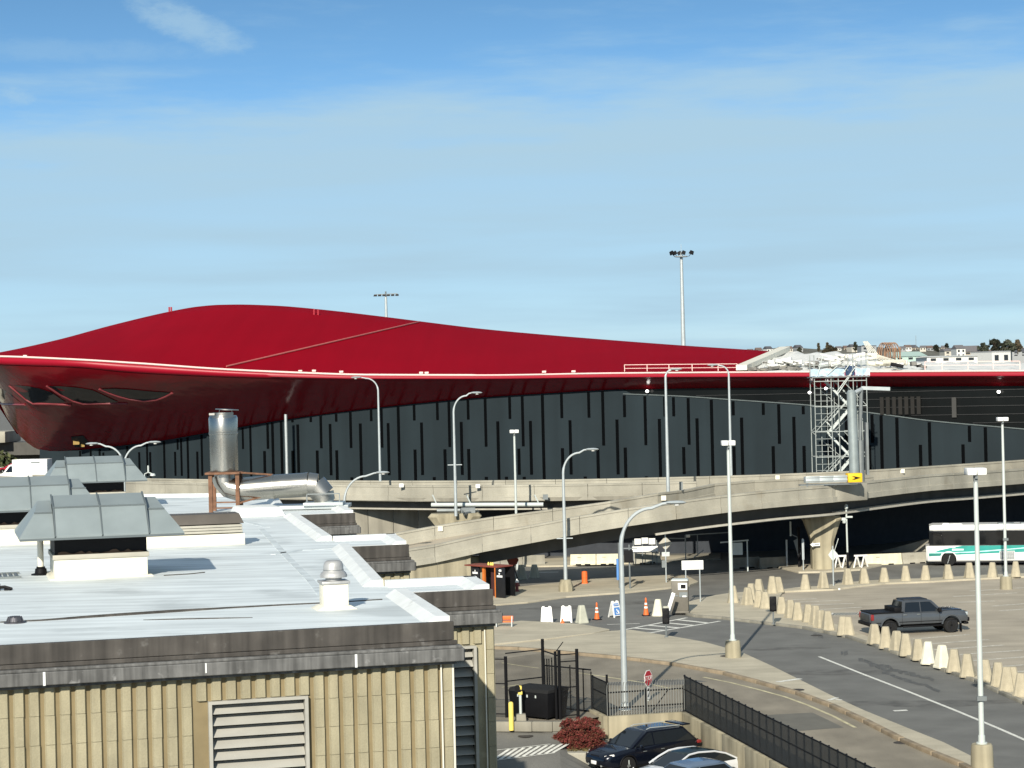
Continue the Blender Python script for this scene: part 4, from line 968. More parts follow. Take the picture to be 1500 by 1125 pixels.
# ================================================================== LAMPS
def arm_lamp(label, base, h, arm, az=0.0, r=.10, mat=None, cross=None, stub=None, arms=(1,), foot=True, rise=.55, group='curved arm street lamps'):
    mat = mat or K['steel']
    t = thing('street_lamp', label, 'street lamp', base, az, group)
    b = MB(); b.tube([(0,0,0),(0,0,h*.5),(0,0,h - rise - arm*.55)], [r*1.15, r*.95, r*.75], 12)
    if foot: b.lathe([(r*2.2,0),(r*2.2,.04),(r*1.5,.06),(r*1.3,.3),(r*1.1,.32)], n=12)
    b.build('pole', mat, t)
    for s in arms:
        b = MB(); pts = []; z0 = h - rise - arm*.55
        for i in range(13):
            a = i / 12 * math.pi / 2; pts.append((s * (arm * .58) * (1 - math.cos(a)), 0, z0 + (arm*.55 + rise*.6) * math.sin(a)))
        pts.append((s * (arm - .5), 0, h - .04)); pts.append((s * (arm - .2), 0, h))
        b.tube(pts, [r*.75]*3 + [r*.6]*10 + [r*.5]*2, 10); b.build('arm', mat, t)
        b = MB(); M3 = Matrix.Diagonal((1,1,1)); pr = []
        rows = []
        for x, w, z0_, z1_ in ((-.35,.10,-.03,.05),(-.2,.16,-.07,.08),(.15,.2,-.09,.09),(.4,.17,-.07,.06),(.52,.06,-.03,.01)):
            rows.append([(s*(arm + x), w*math.cos(k*math.pi/4), h + (z1_ if math.sin(k*math.pi/4) > 0 else -z0_) * math.sin(k*math.pi/4)) for k in range(8)])
        b.grid(rows, closed=True); b.face(rows[0]); b.face(rows[-1]); hd = b.build('lamp_head', mat, t, smooth=60)
        b = MB(); b.lathe([(.14,.0),(.11,-.06),(.02,-.08)], (s*(arm+.12),0,h-.07), 12); b.build('lens', K['white'], hd)
    if cross:
        b = MB(); b.beam((-.55,0,cross),(.55,0,cross),.06); b.build('cross_bar', mat, t)
    return t
def base_h(u, v, z, vtop, d=None):
    p = G(u, v, z) if d is None else D(u, v, d); return p, (v - vtop) * p.y / F
p, h = base_h(557, 705, 0, 552, 178.5); arm_lamp('lamp post with arm to the left, behind the viaduct barrier right of the stack', p, h, 1.75, 0, .10, arms=(-1,), foot=False, rise=.25)
p, h = base_h(668, 756, 0, 576, 165.0); arm_lamp('curved lamp post with cross bar standing on the pale pier cap', p, h, 1.75, 0, .11, cross=4.0, foot=False)
p = G(829, 866, .12); arm_lamp('curved lamp post on the pavement island beside the black and orange booth', p + Vector((0,0,.75)), (866 - 659) * p.y / F - .75, 1.95, 0, .115, cross=2.85, foot=False)
b = MB(); b.lathe([(.5,0),(.5,.3),(.44,.55),(.36,.78),(.1,.8)], n=10); o = b.build('lamp_footing', K['concrete_wall'], bpy.data.objects['street_lamp.002'] if 'street_lamp.002' in bpy.data.objects else None); o.location = (0,0,-.75)
p, h = base_h(979, 728, 0, 541, 160.5); arm_lamp('tall lamp post on the viaduct, its arm to the right before the guard rail', p, h, .75, 0, .12, foot=False, rise=.2)
p, h = base_h(1071, 697, 0, 534, 176.5); arm_lamp('tall lamp post behind the viaduct with its arm to the left over the guard rail', p, h, 1.25, 0, .11, arms=(-1,), foot=False, rise=.2)
p = G(915.5, 1040); arm_lamp('large curved lamp post standing at the picket fence above the retaining wall', p, (1040 - 738) * p.y / F, 2.35, 0, .125)
p = P(186, 147, 0); arm_lamp('double-armed lamp rising behind the rearmost ventilator hood', p, 10.85, 2.1, 0, .11, arms=(-1, 1))
p = P(508, 140, 0); arm_lamp('low curved lamp behind the stainless duct with its arm to the right', p, 14.3 - (693 - 568) * 140 / 3100, 2.5, 0, .11)
p = D(212, 700, 190); b = MB(); b.tube([(0,0,0),(0,0,.35),(.35,-.1,.5),(.7,-.1,.35)], .05, 8); b.lathe([(.05,.1),(.22,.05),(.26,-.12),(.05,-.18)], (.75,-.1,.3), 12); b.tube([(.35,-.1,.5),(.35,-.1,1.1)], .08, 8)
o = b.build('flood_lamp', K['steel_pale']); o.location = p; tag(o, 'small pale floodlight on the viaduct barrier below the double-armed lamp', 'lamp')
def box_lamp(label, base, h, foot=True, ring=None):
    t = thing('street_lamp', label, 'street lamp', base, 0, 'straight posts with a square lamp head')
    f = .85 if foot else 0
    b = MB(); b.tube([(0,0,f),(0,0,f + (h-f)*.5),(0,0,h - .5)], [.102,.095,.08], 14)
    if foot: b.lathe([(.2,f),(.2,f+.05),(.13,f+.06),(.125,f+.3)], n=12)
    b.build('pole', K['steel_pale'], t)
    if foot:
        b = MB(); b.lathe([(.41,0),(.40,.5),(.38,f-.06),(.34,f),(.05,f)], n=20); b.build('footing', K['concrete_wall'], t)
    if ring:
        for z in ring:
            b = MB(); b.lathe([(.125,z),(.125,z+.06)], n=12); b.box((0,-.15,z+.1),(.34,.12,.16)); b.build('collar', K['steel_dark'], t)
    hd = MB(); hd.box((.18,0,h-.13), (.33,.62,.25)); hd.box((-.18,0,h-.13), (.33,.62,.25)); h0 = hd.build('lamp_head', K['white'], t, bevel=.03)
    b = MB(); b.box((0,0,h-.22),(.10,.34,.34)); b.beam((0,0,h-.55),(0,0,h-.3),.13); b.build('bracket', K['steel_dark'], t)
    return t
p = P(758, 163, 0); box_lamp('slim post with one white square head behind the ramp at mid frame', p, 14.3 - (629 - 562) * 163 / 3100, False)
p = G(1074, 966); box_lamp('tall pale post on a round concrete footing beside the main road', p + Vector((0,0,.12)), (966 - 645) * p.y / F - .12)
p = G(1474, 863); box_lamp('pale post with a double white head in the far parking lot before the bus', p, (863 - 611) * p.y / F, True, (3.2,))
p = G(1439, 1124, .12); box_lamp('nearest pale post in the right foreground, on a thick concrete footing', p, (1124 - 685) * p.y / F, True, (2.4,))
def mast(label, u, vtop, d, vbot, n, wide):
    p = P(u, d, 0); top = D(u, vtop, d).z; t = thing('light_mast', label, 'light mast', p)
    b = MB(); b.tube([(0,0,0),(0,0,top*.6),(0,0,top-.6)], [.42,.34,.22], 12); b.build('pole', K['steel'], t)
    return t, top
t, top = mast('tall floodlight mast with a cluster of dark lamps behind the red roof', 1005.5, 371, 320, 505, 6, 3.4)
b = MB(); b.lathe([(.95,top-.55),(1.0,top-.5),(.95,top-.42)], n=18); b.tube([(0,0,top-.6),(0,0,top+.1)], .12, 8); b.tube([(0,0,top),(0,0,top+1.4)], .03, 6); b.build('ring', K['steel'], t)
for x, y, az in ((-1.35,-.2,.4),(-.85,.3,.2),(.22,-.4,0),(1.45,-.1,-.5),(-.1,.5,0)):
    m = Matrix.Rotation(az,3,'Z') @ Matrix.Rotation(R(25) * (1 if x >= 0 else -1),3,'Y'); b = MB(); b.taper((0,0,0),(.66,.40),(.5,.3),.55); b.v = [tuple(m @ Vector(q) + Vector((x,y,top-.15))) for q in b.v]; b.beam((x,y,top-.1),(x*.75,y*.75,top-.5),.08); b.build('flood_lamp', K['black'], t)
t, top = mast('shorter floodlight mast with a flat lamp row left of centre above the red roof', 571, 430, 380, 465, 4, 4)
b = MB(); b.beam((-2.0,0,top-.15),(2.1,0,top-.05),.14); b.tube([(0,0,top-.6),(0,0,top+.4)], .14, 8); b.build('cross_bar', K['steel_dark'], t)
for k in range(6):
    x = -1.9 + k*.78; b = MB(); b.taper((x,0,top-.45),(.62,.5),(.5,.35),.32, 0, (.05,0)); b.build('flood_lamp', K['black'], t)

# ================================================================== SCAFFOLD TOWER
b0 = P(1233, 192.5, 0); t = thing('scaffold_tower', 'metal scaffold stair tower rising from the viaduct to the red roof edge', 'scaffold', b0, 0)
sx = 2.35; sy = 1.35; TOP = 14.35
sg = M('scaffold_tube', (.33,.36,.34), .55, .2)
xs = [-sx, -sx + 1.5, -.2, sx - 1.2, sx]; ys = [-sy, sy]
b = MB()
for x in xs:
    for y in ys: b.tube([(x,y,0),(x,y,TOP + (1.9 if x in (-sx, sx - 1.2, sx) else 0))], .045, 6)
for x in (-1.6,.9,1.7): b.tube([(x,0,0),(x,0,TOP)], .04, 6)
b.build('standard', sg, t)
b = MB(); z = .2
while z < TOP:
    b.beam((-sx,-sy,z),(sx,-sy,z),.07); b.beam((-sx,sy,z),(sx,sy,z),.04)
    for x in xs: b.beam((x,-sy,z),(x,sy,z),.04)
    z += 2.28
z = .7; k = 0
while z < TOP - .4:
    if k % 4 != 3:
        b.beam((-sx,-sy,z),(-sx + 1.5,-sy,z),.035)
        if k % 2: b.beam((sx - 1.2,sy,z),(sx,sy,z),.035)
    z += .57; k += 1
for z in (TOP, TOP + .5, TOP + 1.0): b.beam((-sx - .3,-sy,z),(sx + .3,-sy,z),.05)
b.build('ledger', sg, t)
b = MB(); z = .2; s = 1
while z < TOP - 2:
    b.beam((-sx*s,-sy,z),(-.2*s,-sy,z + 2.28),.05); b.beam((-.2*s,sy,z),(sx*s,sy,z + 2.28),.05); b.beam((-sx*s,sy,z),(-.4*s,-sy,z + 2.28),.045); z += 2.28; s = -s
b.build('brace', sg, t)
z = .2; s = 1
for k in range(6):
    x0, x1 = (-.95 * s, 1.15 * s); b = MB()
    for y in (-.75, -.15) if s > 0 else (.15, .75):
        b.beam((x0,y,z),(x1,y,z + 2.28),.06,.20)
        b.beam((x0,y,z + .95),(x1,y,z + 3.2),.05)
    for i in range(9):
        f = (i + .5) / 9; yy = -.45 if s > 0 else .45; b.box((x0 + (x1-x0)*f, yy, z + 2.28*f), (.24,.56,.035))
    b.box((x1 + .45*s, 0, z + 2.28), (.9,1.8,.06)); b.build('stair_flight', K['steel_pale'], t, smooth=0); z += 2.28; s = -s
b = MB(); b.box((0,0,TOP - .1),(2*sx + .5, 2*sy + .5,.10)); b.build('platform', K['steel_dark'], t)
b = MB()
def sheetlet(b, x0, x1, z0, z1, y):
    n = 10; rows = []
    for i in range(n + 1): x = x0 + (x1-x0)*i/n; rows.append([(x, y - .05*math.sin(i*1.9), z0 + .04*math.sin(i*2.3)), (x, y - .07*math.sin(i*1.3 + 1), z1 + .05*math.sin(i*1.7))])
    b.grid(rows)
cl = M('blue_white_sheeting', (.42,.56,.66), .7, var=.25, scale=2.2, stain=((.80,.82,.80), 1.6, .54, .9))
sheetlet(b, -sx - .35, .35, TOP - .02, TOP + .62, -sy - .12); sheetlet(b, 1.35, sx + .3, TOP - .02, TOP + .62, -sy - .12); b.build('safety_sheeting', cl, t)
b = MB(); sheetlet(b, .45, 1.3, TOP, TOP + .9, -sy - .05); b.build('safety_sheeting', M('navy_sheeting', (.03,.06,.12), .7), t)
b = MB()
for x0, z0, x1, z1 in ((-.5,TOP-1.6,1.3,TOP+.7),(-.35,TOP-1.7,1.0,TOP+.2),(-2.1,TOP,-1.6,TOP+1.8),(.2,TOP+.2,1.0,TOP+1.3),(-1.2,TOP+.1,-.3,TOP+.9)): b.beam((x0,-sy-.2,z0),(x1,-sy-.2,z1),.07)
b.build('loose_tube', K['steel_pale'], t)
# sign gantry seen edge-on
p = rn(1257) + Vector((0,.6,-.1)); t = thing('sign_gantry', 'thick grey overhead sign post with a short arm beside the scaffold tower', 'gantry', p, 0)
hh = (703 - 563) * p.y / F
b = MB(); b.tube([(-.15,0,0),(-.2,0,hh*.5),(-.25,0,hh - .3)], [.38,.36,.34], 20); b.lathe([(.55,0),(.55,.08),(.42,.1)], (-.15,0,0), 20); b.tube([(-.25,0,hh-.3),(-.25,0,hh-.12)], [.34,.2], 20); b.build('post', M('gantry_grey', (.27,.31,.31), .5, .3, var=.12, scale=1.5), t)
b = MB(); b.tube([(.42,.8,0),(.45,.8,hh*.45)], [.30,.28], 14); b.tube([(.45,.8,hh*.45),(.62,.8,hh)], [.12,.16], 10); b.build('brace_post', K['steel_dark'], t)
b = MB(); b.beam((.62,.8,hh),(2.75,.9,hh - .12),.26,.26); b.tube([(-.2,0,hh-.45),(.25,.4,hh - .25),(.65,.8,hh - .1)], .16, 8); b.build('arm', K['steel'], t)
b = MB(); b.box((.98,1.1,hh*.36),(.18,.7,hh*.55)); b.build('wall_shadow_panel', K['steel_dark'], t)  # dark panel standing in for a shadow on the terminal wall
# crash cushion
p = rn(1208) + Vector((0, .2, .06)); t = thing('crash_cushion', 'grey crash cushion with a yellow nose lying along the ramp barrier below the scaffold', 'crash barrier', p, R(6))
b = MB()
for k in range(3): b.box((-.9 + k*1.0, 0, .42 - .0*k), (1.05,.65,.42)); b.box((-.9 + k*1.0,-.36,.62), (1.05,.05,.12)); b.box((-.9 + k*1.0,-.36,.36), (1.05,.05,.12))
b.build('rail', K['steel'], t, bevel=.02)
b = MB(); b.box((2.2,0,.48),(1.05,.8,.66)); b.build('nose', K['yellow_strong'], t, bevel=.05)
b = MB(); b.plate([(1.95,-.41,.36),(2.15,-.41,.36),(2.6,-.41,.48),(2.15,-.41,.60),(1.95,-.41,.60),(2.2,-.41,.48)], (0,-1,0), .012); b.build('chevron', K['black'], t)
b = MB(); b.box((.3,.1,.05),(4.2,.6,.08)); b.build('skid', K['steel_dark'], t)

# ================================================================== CONCRETE BOLLARDS AND BARRIERS
def cone_mesh():
    b = MB(); def_ = []
    def ring(w, d, c, z): return [(-w+c,-d,z),(w-c,-d,z),(w,-d+c,z),(w,d-c,z),(w-c,d,z),(-w+c,d,z),(-w,d-c,z),(-w,-d+c,z)]
    rows = [ring(.345,.345,.10,0), ring(.345,.345,.10,.08), ring(.325,.325,.10,.11), ring(.175,.175,.06,1.0), ring(.15,.15,.06,1.05)]
    b.grid(rows, closed=True); b.face(rows[-1]); b.face(rows[0][::-1]); return b
cone0 = cone_mesh(); cm = {}
for k, m in (('tan','tan_cone'),('white','white_cone'),('grey','grey_cone')):
    o = cone0.build('concrete_bollard', K[m], smooth=20); cm[k] = o.data; bpy.data.objects.remove(o)
def cone(u, v, label, kind='tan', s=1.0, z=.0, group='tapered concrete bollards'):
    o = bpy.data.objects.new('concrete_bollard', cm[kind]); COL.objects.link(o); o.location = G(u, v, z); o.rotation_euler = (random.uniform(-.02,.02), random.uniform(-.02,.02), random.uniform(-.5,.5)); o.scale = (s, s, s * random.uniform(.93, 1.05)); o.rotation_euler.x += random.uniform(-.03,.03)
    return tag(o, label, 'bollard', group)
ORD = ['first','second','third','fourth','fifth','sixth','seventh','eighth','ninth','tenth','eleventh','twelfth','thirteenth','fourteenth','fifteenth','sixteenth','seventeenth']
near = [(1281,943),(1298,949),(1314,953),(1327,960),(1345,966),(1360,972),(1380,978),(1398,984),(1418,991),(1444,998),(1462,1005),(1476,1012),(1484,1011.5),(1496,1020)]
for i, (u, v) in enumerate(near):
    wh = i in (5, 6)
    cone(u, v, ('bright white concrete bollard, %s of the two pale ones right of the truck' % ('upper' if i == 5 else 'lower')) if wh else 'tan concrete bollard, %s along the kerb counted rightwards from the truck tailgate' % ORD[i], 'white' if wh else 'tan', 1.02, .10)
mid = [(1145,898.5),(1158,904.5),(1169,908),(1184,911),(1195,915),(1202,919),(1213,923),(1235,930),(1242.5,930)]
for i, (u, v) in enumerate(mid): cone(u, v, 'tan concrete bollard, %s in the kerb row running from the second signal to the truck' % ORD[i], 'tan', 1.0, .10)
corner = [(1074,883),(1095,886),(1101,880),(1112,889),(1112,871),(1121,891),(1131,869),(1140,867.5)]
for i, (u, v) in enumerate(corner): cone(u, v, 'tan concrete bollard, %s in the crowded corner between footed lamp and second signal' % ORD[i], 'tan', 1.02, .10)
far = [(1180,863.5),(1206,861.5),(1242,856),(1266,854.5),(1295,852.5),(1327,851),(1356,849.5),(1389,848),(1420,846.5),(1454,845.5),(1488,844.5)]
for i, (u, v) in enumerate(far): cone(u, v, 'tan concrete bollard, %s in the straight far row counted rightwards from the bridge pier' % ORD[i], 'tan', 1.0, .10)
cone(853, 912.5, 'pale concrete bollard between white board barricade and the tall orange cone', 'grey', 1.0)
cone(964, 902, 'whitish concrete bollard between striped orange cone and grey ticket machine', 'white', .98)
cone(764, 849, 'shaded concrete bollard under the ramp, left of a matching one', 'grey', 1.1); cone(783, 846.5, 'shaded concrete bollard under the ramp, right of a matching one', 'grey', 1.0)
def jersey(label, p, q, mat, group='concrete road barriers', hh=.82):
    d = q - p; L_ = d.length; t = thing('road_barrier', label, 'barrier', p, math.atan2(d.y, d.x), group)
    b = MB(); pr = [(-.30,0),(-.30,.08),(-.14,.32),(-.08,hh),(.08,hh),(.14,.32),(.30,.08),(.30,0)]
    rows = [[(x, y, z) for y, z in pr] for x in (0, L_)]; b.grid(rows, closed=True); b.face(rows[0][::-1]); b.face(rows[1]); b.build('body', mat, t, smooth=0, bevel=.015)
    for f in (.32, .68):
        b = MB(); b.box((L_*f, -.29, .04),(.42,.06,.10)); b.build('drain_slot', K['black'], t)
    b = MB(); b.box((L_*.34,-.115,.58),(.3,.03,.04)); b.build('scuff', K['concrete_grey'], t)
    return t
wb = M('whitewashed_concrete', (.66,.62,.45), .85, var=.08, scale=2, streak=.1)
jersey('white concrete barrier left of the curved lamp, right half of a pair', G(874,827,.11), G(906,826.5,.11), wb); jersey('white concrete barrier nearest the orange barrel, left half of a pair', G(836,827.5,.11), G(873,827,.11), wb)
jersey('beige concrete barrier under the low white boards', G(926,826,.11), G(967,824,.11), K['concrete'])
jersey('white concrete barrier left of the bus, in front of a grey one', G(1268,828), G(1320,826), wb); jersey('beige concrete barrier touching the bus front', G(1321,826), G(1362,824), K['concrete'])
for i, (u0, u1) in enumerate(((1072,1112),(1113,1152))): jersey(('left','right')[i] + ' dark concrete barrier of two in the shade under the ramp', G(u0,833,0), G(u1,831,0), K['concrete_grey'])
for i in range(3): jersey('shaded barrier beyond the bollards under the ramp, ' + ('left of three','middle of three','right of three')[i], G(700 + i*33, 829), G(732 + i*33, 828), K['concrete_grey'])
# barricades, cones and small street things
def barricade(label, u, v, az, signface=False):
    t = thing('board_barricade', label, 'barricade', G(u, v), az, 'folding sign boards in the road')
    for s in (-1, 1):
        b = MB(); pts = [(-.36, s*.26, 0), (-.26, s*.26, 0), (-.24, s*.245, .09), (.24, s*.245, .09), (.26, s*.26, 0), (.36, s*.26, 0), (.29, s*.04, .95), (.22, s*.04, 1.0), (.13, s*.04, 1.0), (.10, s*.05, .93), (-.10, s*.05, .93), (-.13, s*.04, 1.0), (-.22, s*.04, 1.0), (-.29, s*.04, .95)]
        b.plate(pts, (0, -s*.03, 0), .03); pn = b.build('panel', K['white'], t, smooth=0)
        if signface and s == -1:
            ang_ = math.atan2(.22, 1.0)
            def on(x, z, o=.006): f = z; return (x, s*(.26 - .22*f) - o, z)
            b = MB(); b.plate([on(-.27,.14),on(.27,.14),on(.235,.60),on(-.235,.60)], (0,-1,.2), .006); b.build('sign_face', K['blue'], t)
            b = MB(); b.plate([on(-.22,.68),on(.22,.68),on(.2,.84),on(-.2,.84)], (0,-1,.2), .006); b.build('sign_text_panel', K['blue'], t)
            b = MB(); b.beam(on(-.15,.76,.02), on(.15,.76,.02), .035); b.build('sign_line', K['white'], t)
            b = MB(); c = (0,.33); ring = [(.115*math.cos(a), .33 + .115*math.sin(a)) for a in [R(200 + k*20) for k in range(12)]]
            for a_, c_ in zip(ring, ring[1:]): b.beam(on(*a_, .02), on(*c_, .02), .035)
            b.beam(on(-.02,.42,.02), on(-.02,.50,.02), .05); b.beam(on(-.02,.42,.02), on(.02,.34,.02), .035); b.beam(on(.02,.34,.02), on(.10,.34,.02), .035); b.beam(on(.10,.34,.02), on(.14,.22,.02), .035); b.build('wheelchair_symbol', K['white'], t)
barricade('white folding board barricade, left of the two beside the road kerb', 801, 912.5, .05); barricade('white folding board barricade next to the small orange cone', 830, 911.5, -.1); barricade('folding board with blue wheelchair sign behind the large lamp post', 901, 904, .75, True)
def tcone(label, u, v, tall=True, bands=True, s=1.0):
    t = thing('traffic_cone', label, 'traffic cone', G(u, v), random.uniform(0,.6), 'orange traffic cones')
    b = MB(); b.box((0,0,.03*s),(.44*s,.44*s,.06*s)); b.build('base', K['black'] if bands else K['orange'], t, bevel=.01)
    b = MB(); hh = (1.05 if tall else .42) * s; r0 = .17*s if tall else .17
    b.lathe([(r0,.05*s),(r0*.5,hh*.55),(.05*s,hh*.86),(.06*s,hh*.88),(.035*s,hh)], n=16); b.build('body', K['orange'], t)
    if bands:
        for z0, z1 in ((.42,.52),(.62,.72)):
            f = lambda z: (r0 + (r0*.5 - r0) * (z/.55)) if z < .55 else (r0*.5 + (.05*s - r0*.5) * (z-.55)/.31)
            b = MB(); b.lathe([(f(z0)+.008,hh*z0),(f(z1)+.008,hh*z1)], n=16); b.build('reflective_band', K['white'], t)
tcone('tall orange cone with white bands between bollard and blue sign board', 874.5, 908); tcone('tall orange cone leaning a bag on its base, right of the blue sign board', 946.5, 902, s=1.05); tcone('short orange cone top in front of the right white barricade', 824, 915.5, False, False, .9)
b = MB(); b.lathe([(.24,0),(.24,.06),(.21,.08),(.20,.40),(.215,.42),(.205,.7),(.19,.85),(.10,.88),(.02,.88)], n=18); o = b.build('traffic_drum', K['orange']); o.location = G(856.5, 854.5, .12); tag(o, 'orange plastic drum standing on the far edge of the pavement island', 'drum')
t = thing('saw_horse', 'low orange plastic barricade in front of the ribbed wall corner', 'barricade', G(739, 918, .12), -.1)
b = MB(); b.box((0,0,.52),(1.05,.06,.22)); b.box((0,.0,.30),(1.05,.05,.1)); b.build('board', K['orange'], t, bevel=.02)
for x in (-.45,.45):
    b = MB(); b.beam((x,-.22,0),(x,0,.6),.07); b.beam((x,.22,0),(x,0,.6),.07); b.build('leg', K['steel_dark'], t)
# ticket machine, gates and signals
p = G(997, 897, .12); t = thing('ticket_machine', 'grey parking ticket machine with a white screen beside the road hatching', 'ticket machine', p, R(-8))
b = MB(); b.box((0,0,.98),(1.0,.85,1.96)); b.box((0,0,.05),(1.12,1.0,.12)); b.build('cabinet', M('brown_grey_metal', (.155,.143,.118), .55, .2), t, bevel=.03)
b = MB(); b.taper((0,0,1.96),(1.06,.92),(.95,.8),.09); b.build('hood', K['steel_pale'], t, bevel=.02)
b = MB(); b.box((.18,-.44,1.62),(.56,.05,.42)); b.build('screen_frame', K['white'], t, bevel=.015)
b = MB(); b.box((.22,-.468,1.62),(.30,.02,.24)); b.build('screen', K['black'], t)
b = MB(); b.box((.22,-.44,1.12),(.5,.03,.3)); b.box((-.2,-.44,1.06),(.2,.03,.06)); b.build('card_panel', K['steel_dark'], t)
b = MB(); b.box((.28,-.46,1.02),(.24,.03,.09)); b.build('ticket_slot', K['white'], t)
def signal(label, u, v, hpost=.75, k=1.0):
    t = thing('lane_signal', label, 'signal', G(u, v, .12), 0)
    b = MB(); b.tube([(0,0,0),(0,0,hpost + .3)], .045, 8); b.box((0,0,.02),(.2,.2,.03)); b.build('post', K['steel_dark'], t)
    b = MB(); b.box((0,0,hpost + .42*k),(.38*k,.24,.86*k)); b.build('housing', K['black'], t, bevel=.04)
    for z in (.2,.62):
        b = MB(); 
        b.lathe([(.14,-.14),(.15,.0),(.13,.02)], (0,-.12,hpost + z*k), 12, Matrix.Rotation(R(90),3,'X')); b.build('visor', K['rubber'], t)
    return t
signal('black two-lamp signal on a thin post at the end of the road hatching', 976, 933.5); signal('black two-lamp signal on a thin post among the tan bollards', 1133, 914.5)
p = G(981, 905, .0); t = thing('boom_gate', 'white barrier arm raised steeply beside the ticket machine', 'barrier arm', p, 0)
b = MB(); b.beam((-.08,0,.45),(.27,0,1.5),.05,.22); b.build('arm', K['white'], t, bevel=.01); b = MB(); b.box((-.2,.1,.35),(.35,.3,.7)); b.build('motor_box', K['grey_cone'], t, bevel=.03)
# orange and black booth
p0, p1 = G(690, 872, .12), G(741, 876, .12)
t = thing('service_booth', 'black panel booth with orange posts and red roof beside the ramp wall', 'booth', p0, math.atan2(p1.y - p0.y, p1.x - p0.x)); Lb = (p1 - p0).length
b = MB(); b.box((Lb*.36,.55,2.03),(Lb*.95,1.5,.09)); b.build('roof', K['maroon'], t, bevel=.02)
for x in (Lb*.36, Lb*.755):
    b = MB(); b.box((x,-.1 if x > Lb*.5 else .1,1.0),(.10 if x > Lb*.5 else .20,.14,2.0)); b.build('post', K['orange_paint'], t)
b = MB(); b.box((Lb*.52,.5,1.0),(.5,.06,2.0)); b.build('back_panel', M('brown_dark', (.05,.02,.02), .7), t)
b = MB(); b.box((Lb*.45,1.2,1.0),(Lb*.9,.06,1.95)); b.build('back_panel', K['black'], t)
for x0, x1, y in ((0.0, Lb*.24, 0.1), (Lb*.77, Lb*1.02, -.12)):
    b = MB(); b.box(((x0+x1)/2, y, 1.0),(x1-x0,.10,2.0)); pn = b.build('panel', M('panel_black', (.014,.014,.016), .45), t, bevel=.01)
    cx = (x0 + x1)/2; b = MB()
    if x0 > .5:
        b.plate([(cx-.10,y-.055,1.80),(cx-.02,y-.055,1.90),(cx+.16,y-.055,1.88),(cx+.17,y-.055,1.76),(cx-.02,y-.055,1.75)], (0,-1,0), .01)
        b.plate([(cx-.10,y-.055,1.64),(cx-.04,y-.055,1.68),(cx+.04,y-.055,1.60),(cx-.02,y-.055,1.53),(cx-.09,y-.055,1.55)], (0,-1,0), .01)
        b.box((cx-.02, y-.056, 1.43),(.52,.01,.13))
    else:
        b.plate([(cx-.06,y-.055,1.62),(cx,y-.055,1.76),(cx+.06,y-.055,1.62)], (0,-1,0), .01); b.box((cx, y-.056, 1.53),(.5,.01,.13))
    b.build('sign_mark', K['white'], pn)
b = MB()
for k, x in enumerate((Lb*.42, Lb*.49, Lb*.54)): b.lathe([(.07,0),(.07,.12),(.03,.2)], (x,.35,2.075), 10)
b.build('beacon', K['yellow'], t)
# hydrant
p = G(757.5, 866.5, .12); t = thing('fire_hydrant', 'dark red fire hydrant with a white cap right of the booth', 'hydrant', p)
b = MB(); b.lathe([(.17,0),(.17,.05),(.11,.06),(.11,.55),(.13,.57),(.13,.62),(.10,.64)], n=14); b.tube([(-.2,0,.42),(.2,0,.42)], .06, 8); b.tube([(0,0,.42),(0,-.2,.42)], .07, 8); b.build('barrel', M('hydrant_red', (.20,.05,.05), .5), t)
b = MB(); b.lathe([(.135,.62),(.135,.66),(.11,.75),(.05,.80),(.03,.86),(.005,.86)], n=14); b.build('bonnet', K['white'], t)
# signs
def post_sign(name, label, u, v, z, posts, build, az=0.0, cat='sign', mat=None):
    t = thing(name, label, cat, G(u, v, z), az)
    for x, hh, r in posts:
        b = MB(); b.tube([(x,0,0),(x,0,hh)], r, 8); b.build('post', mat or K['steel'], t)
    build(t); return t
def bd1(t):
    b = MB(); b.box((.0,-.07,2.35),(1.38,.03,.58)); b.build('board', K['white'], t, bevel=.004)
post_sign('blank_sign', 'blank white rectangular sign on two posts behind the ticket machine', 1015.5, 881.5, .12, ((-.44,2.6,.04),(.46,2.6,.04)), bd1)
def bd2(t):
    b = MB(); s = .48; b.plate([(-s,-.05,2.75),(0,-.05,2.75-s),(s,-.05,2.75),(0,-.05,2.75+s)], (0,-1,0), .012); b.build('diamond_plate', K['flange'], t)
    b = MB(); b.box((0,-.056,1.98),(.54,.012,.30)); b.build('plate', K['steel_pale'], t)
    b = MB(); b.box((-.16,-.056,1.3),(.26,.10,.5)); b.build('control_box', K['steel_dark'], t)
    b = MB(); b.beam((0,-.075,2.0),(0,-.075,3.4),.06); b.build('stiffener', K['steel'], t)
post_sign('diamond_sign', 'grey diamond sign seen from the back on the tip of the pavement island', 976, 853, .12, ((0,3.5,.05),), bd2)
def bd3(t):
    b = MB(); b.box((-.05,-.06,2.2),(.62,.10,.85)); b.build('board_back', K['black'], t)
    b = MB(); b.beam((-.65,0,2.75),(.55,0,2.75),.06); b.build('cross_bar', K['steel_dark'], t)
post_sign('dark_sign', 'dark sign seen from behind on a brown post casting a slanting shadow', 923, 862, .12, ((0,3.0,.06),), bd3, R(-10), mat=K['steel_dark'])
t = thing('utility_post', 'dark post with a blue lower wrap just left of the large lamp post', 'post', G(908, 861, .12))
b = MB(); b.tube([(.05,0,0),(.05,0,3.1)], .13, 10); b.build('pole', K['steel_dark'], t); b = MB(); b.tube([(-.12,-.05,.55),(-.12,-.05,2.0)], .09, 10); b.build('wrap', K['blue'], t)
p = G(935, 828, .1); t = thing('notice_boards', 'three white square notices above a long white board under the ramp', 'sign', p)
b = MB(); b.box((.55,.0,.72+.52),(1.98,.05,.42)); b.build('long_board', K['white'], t)
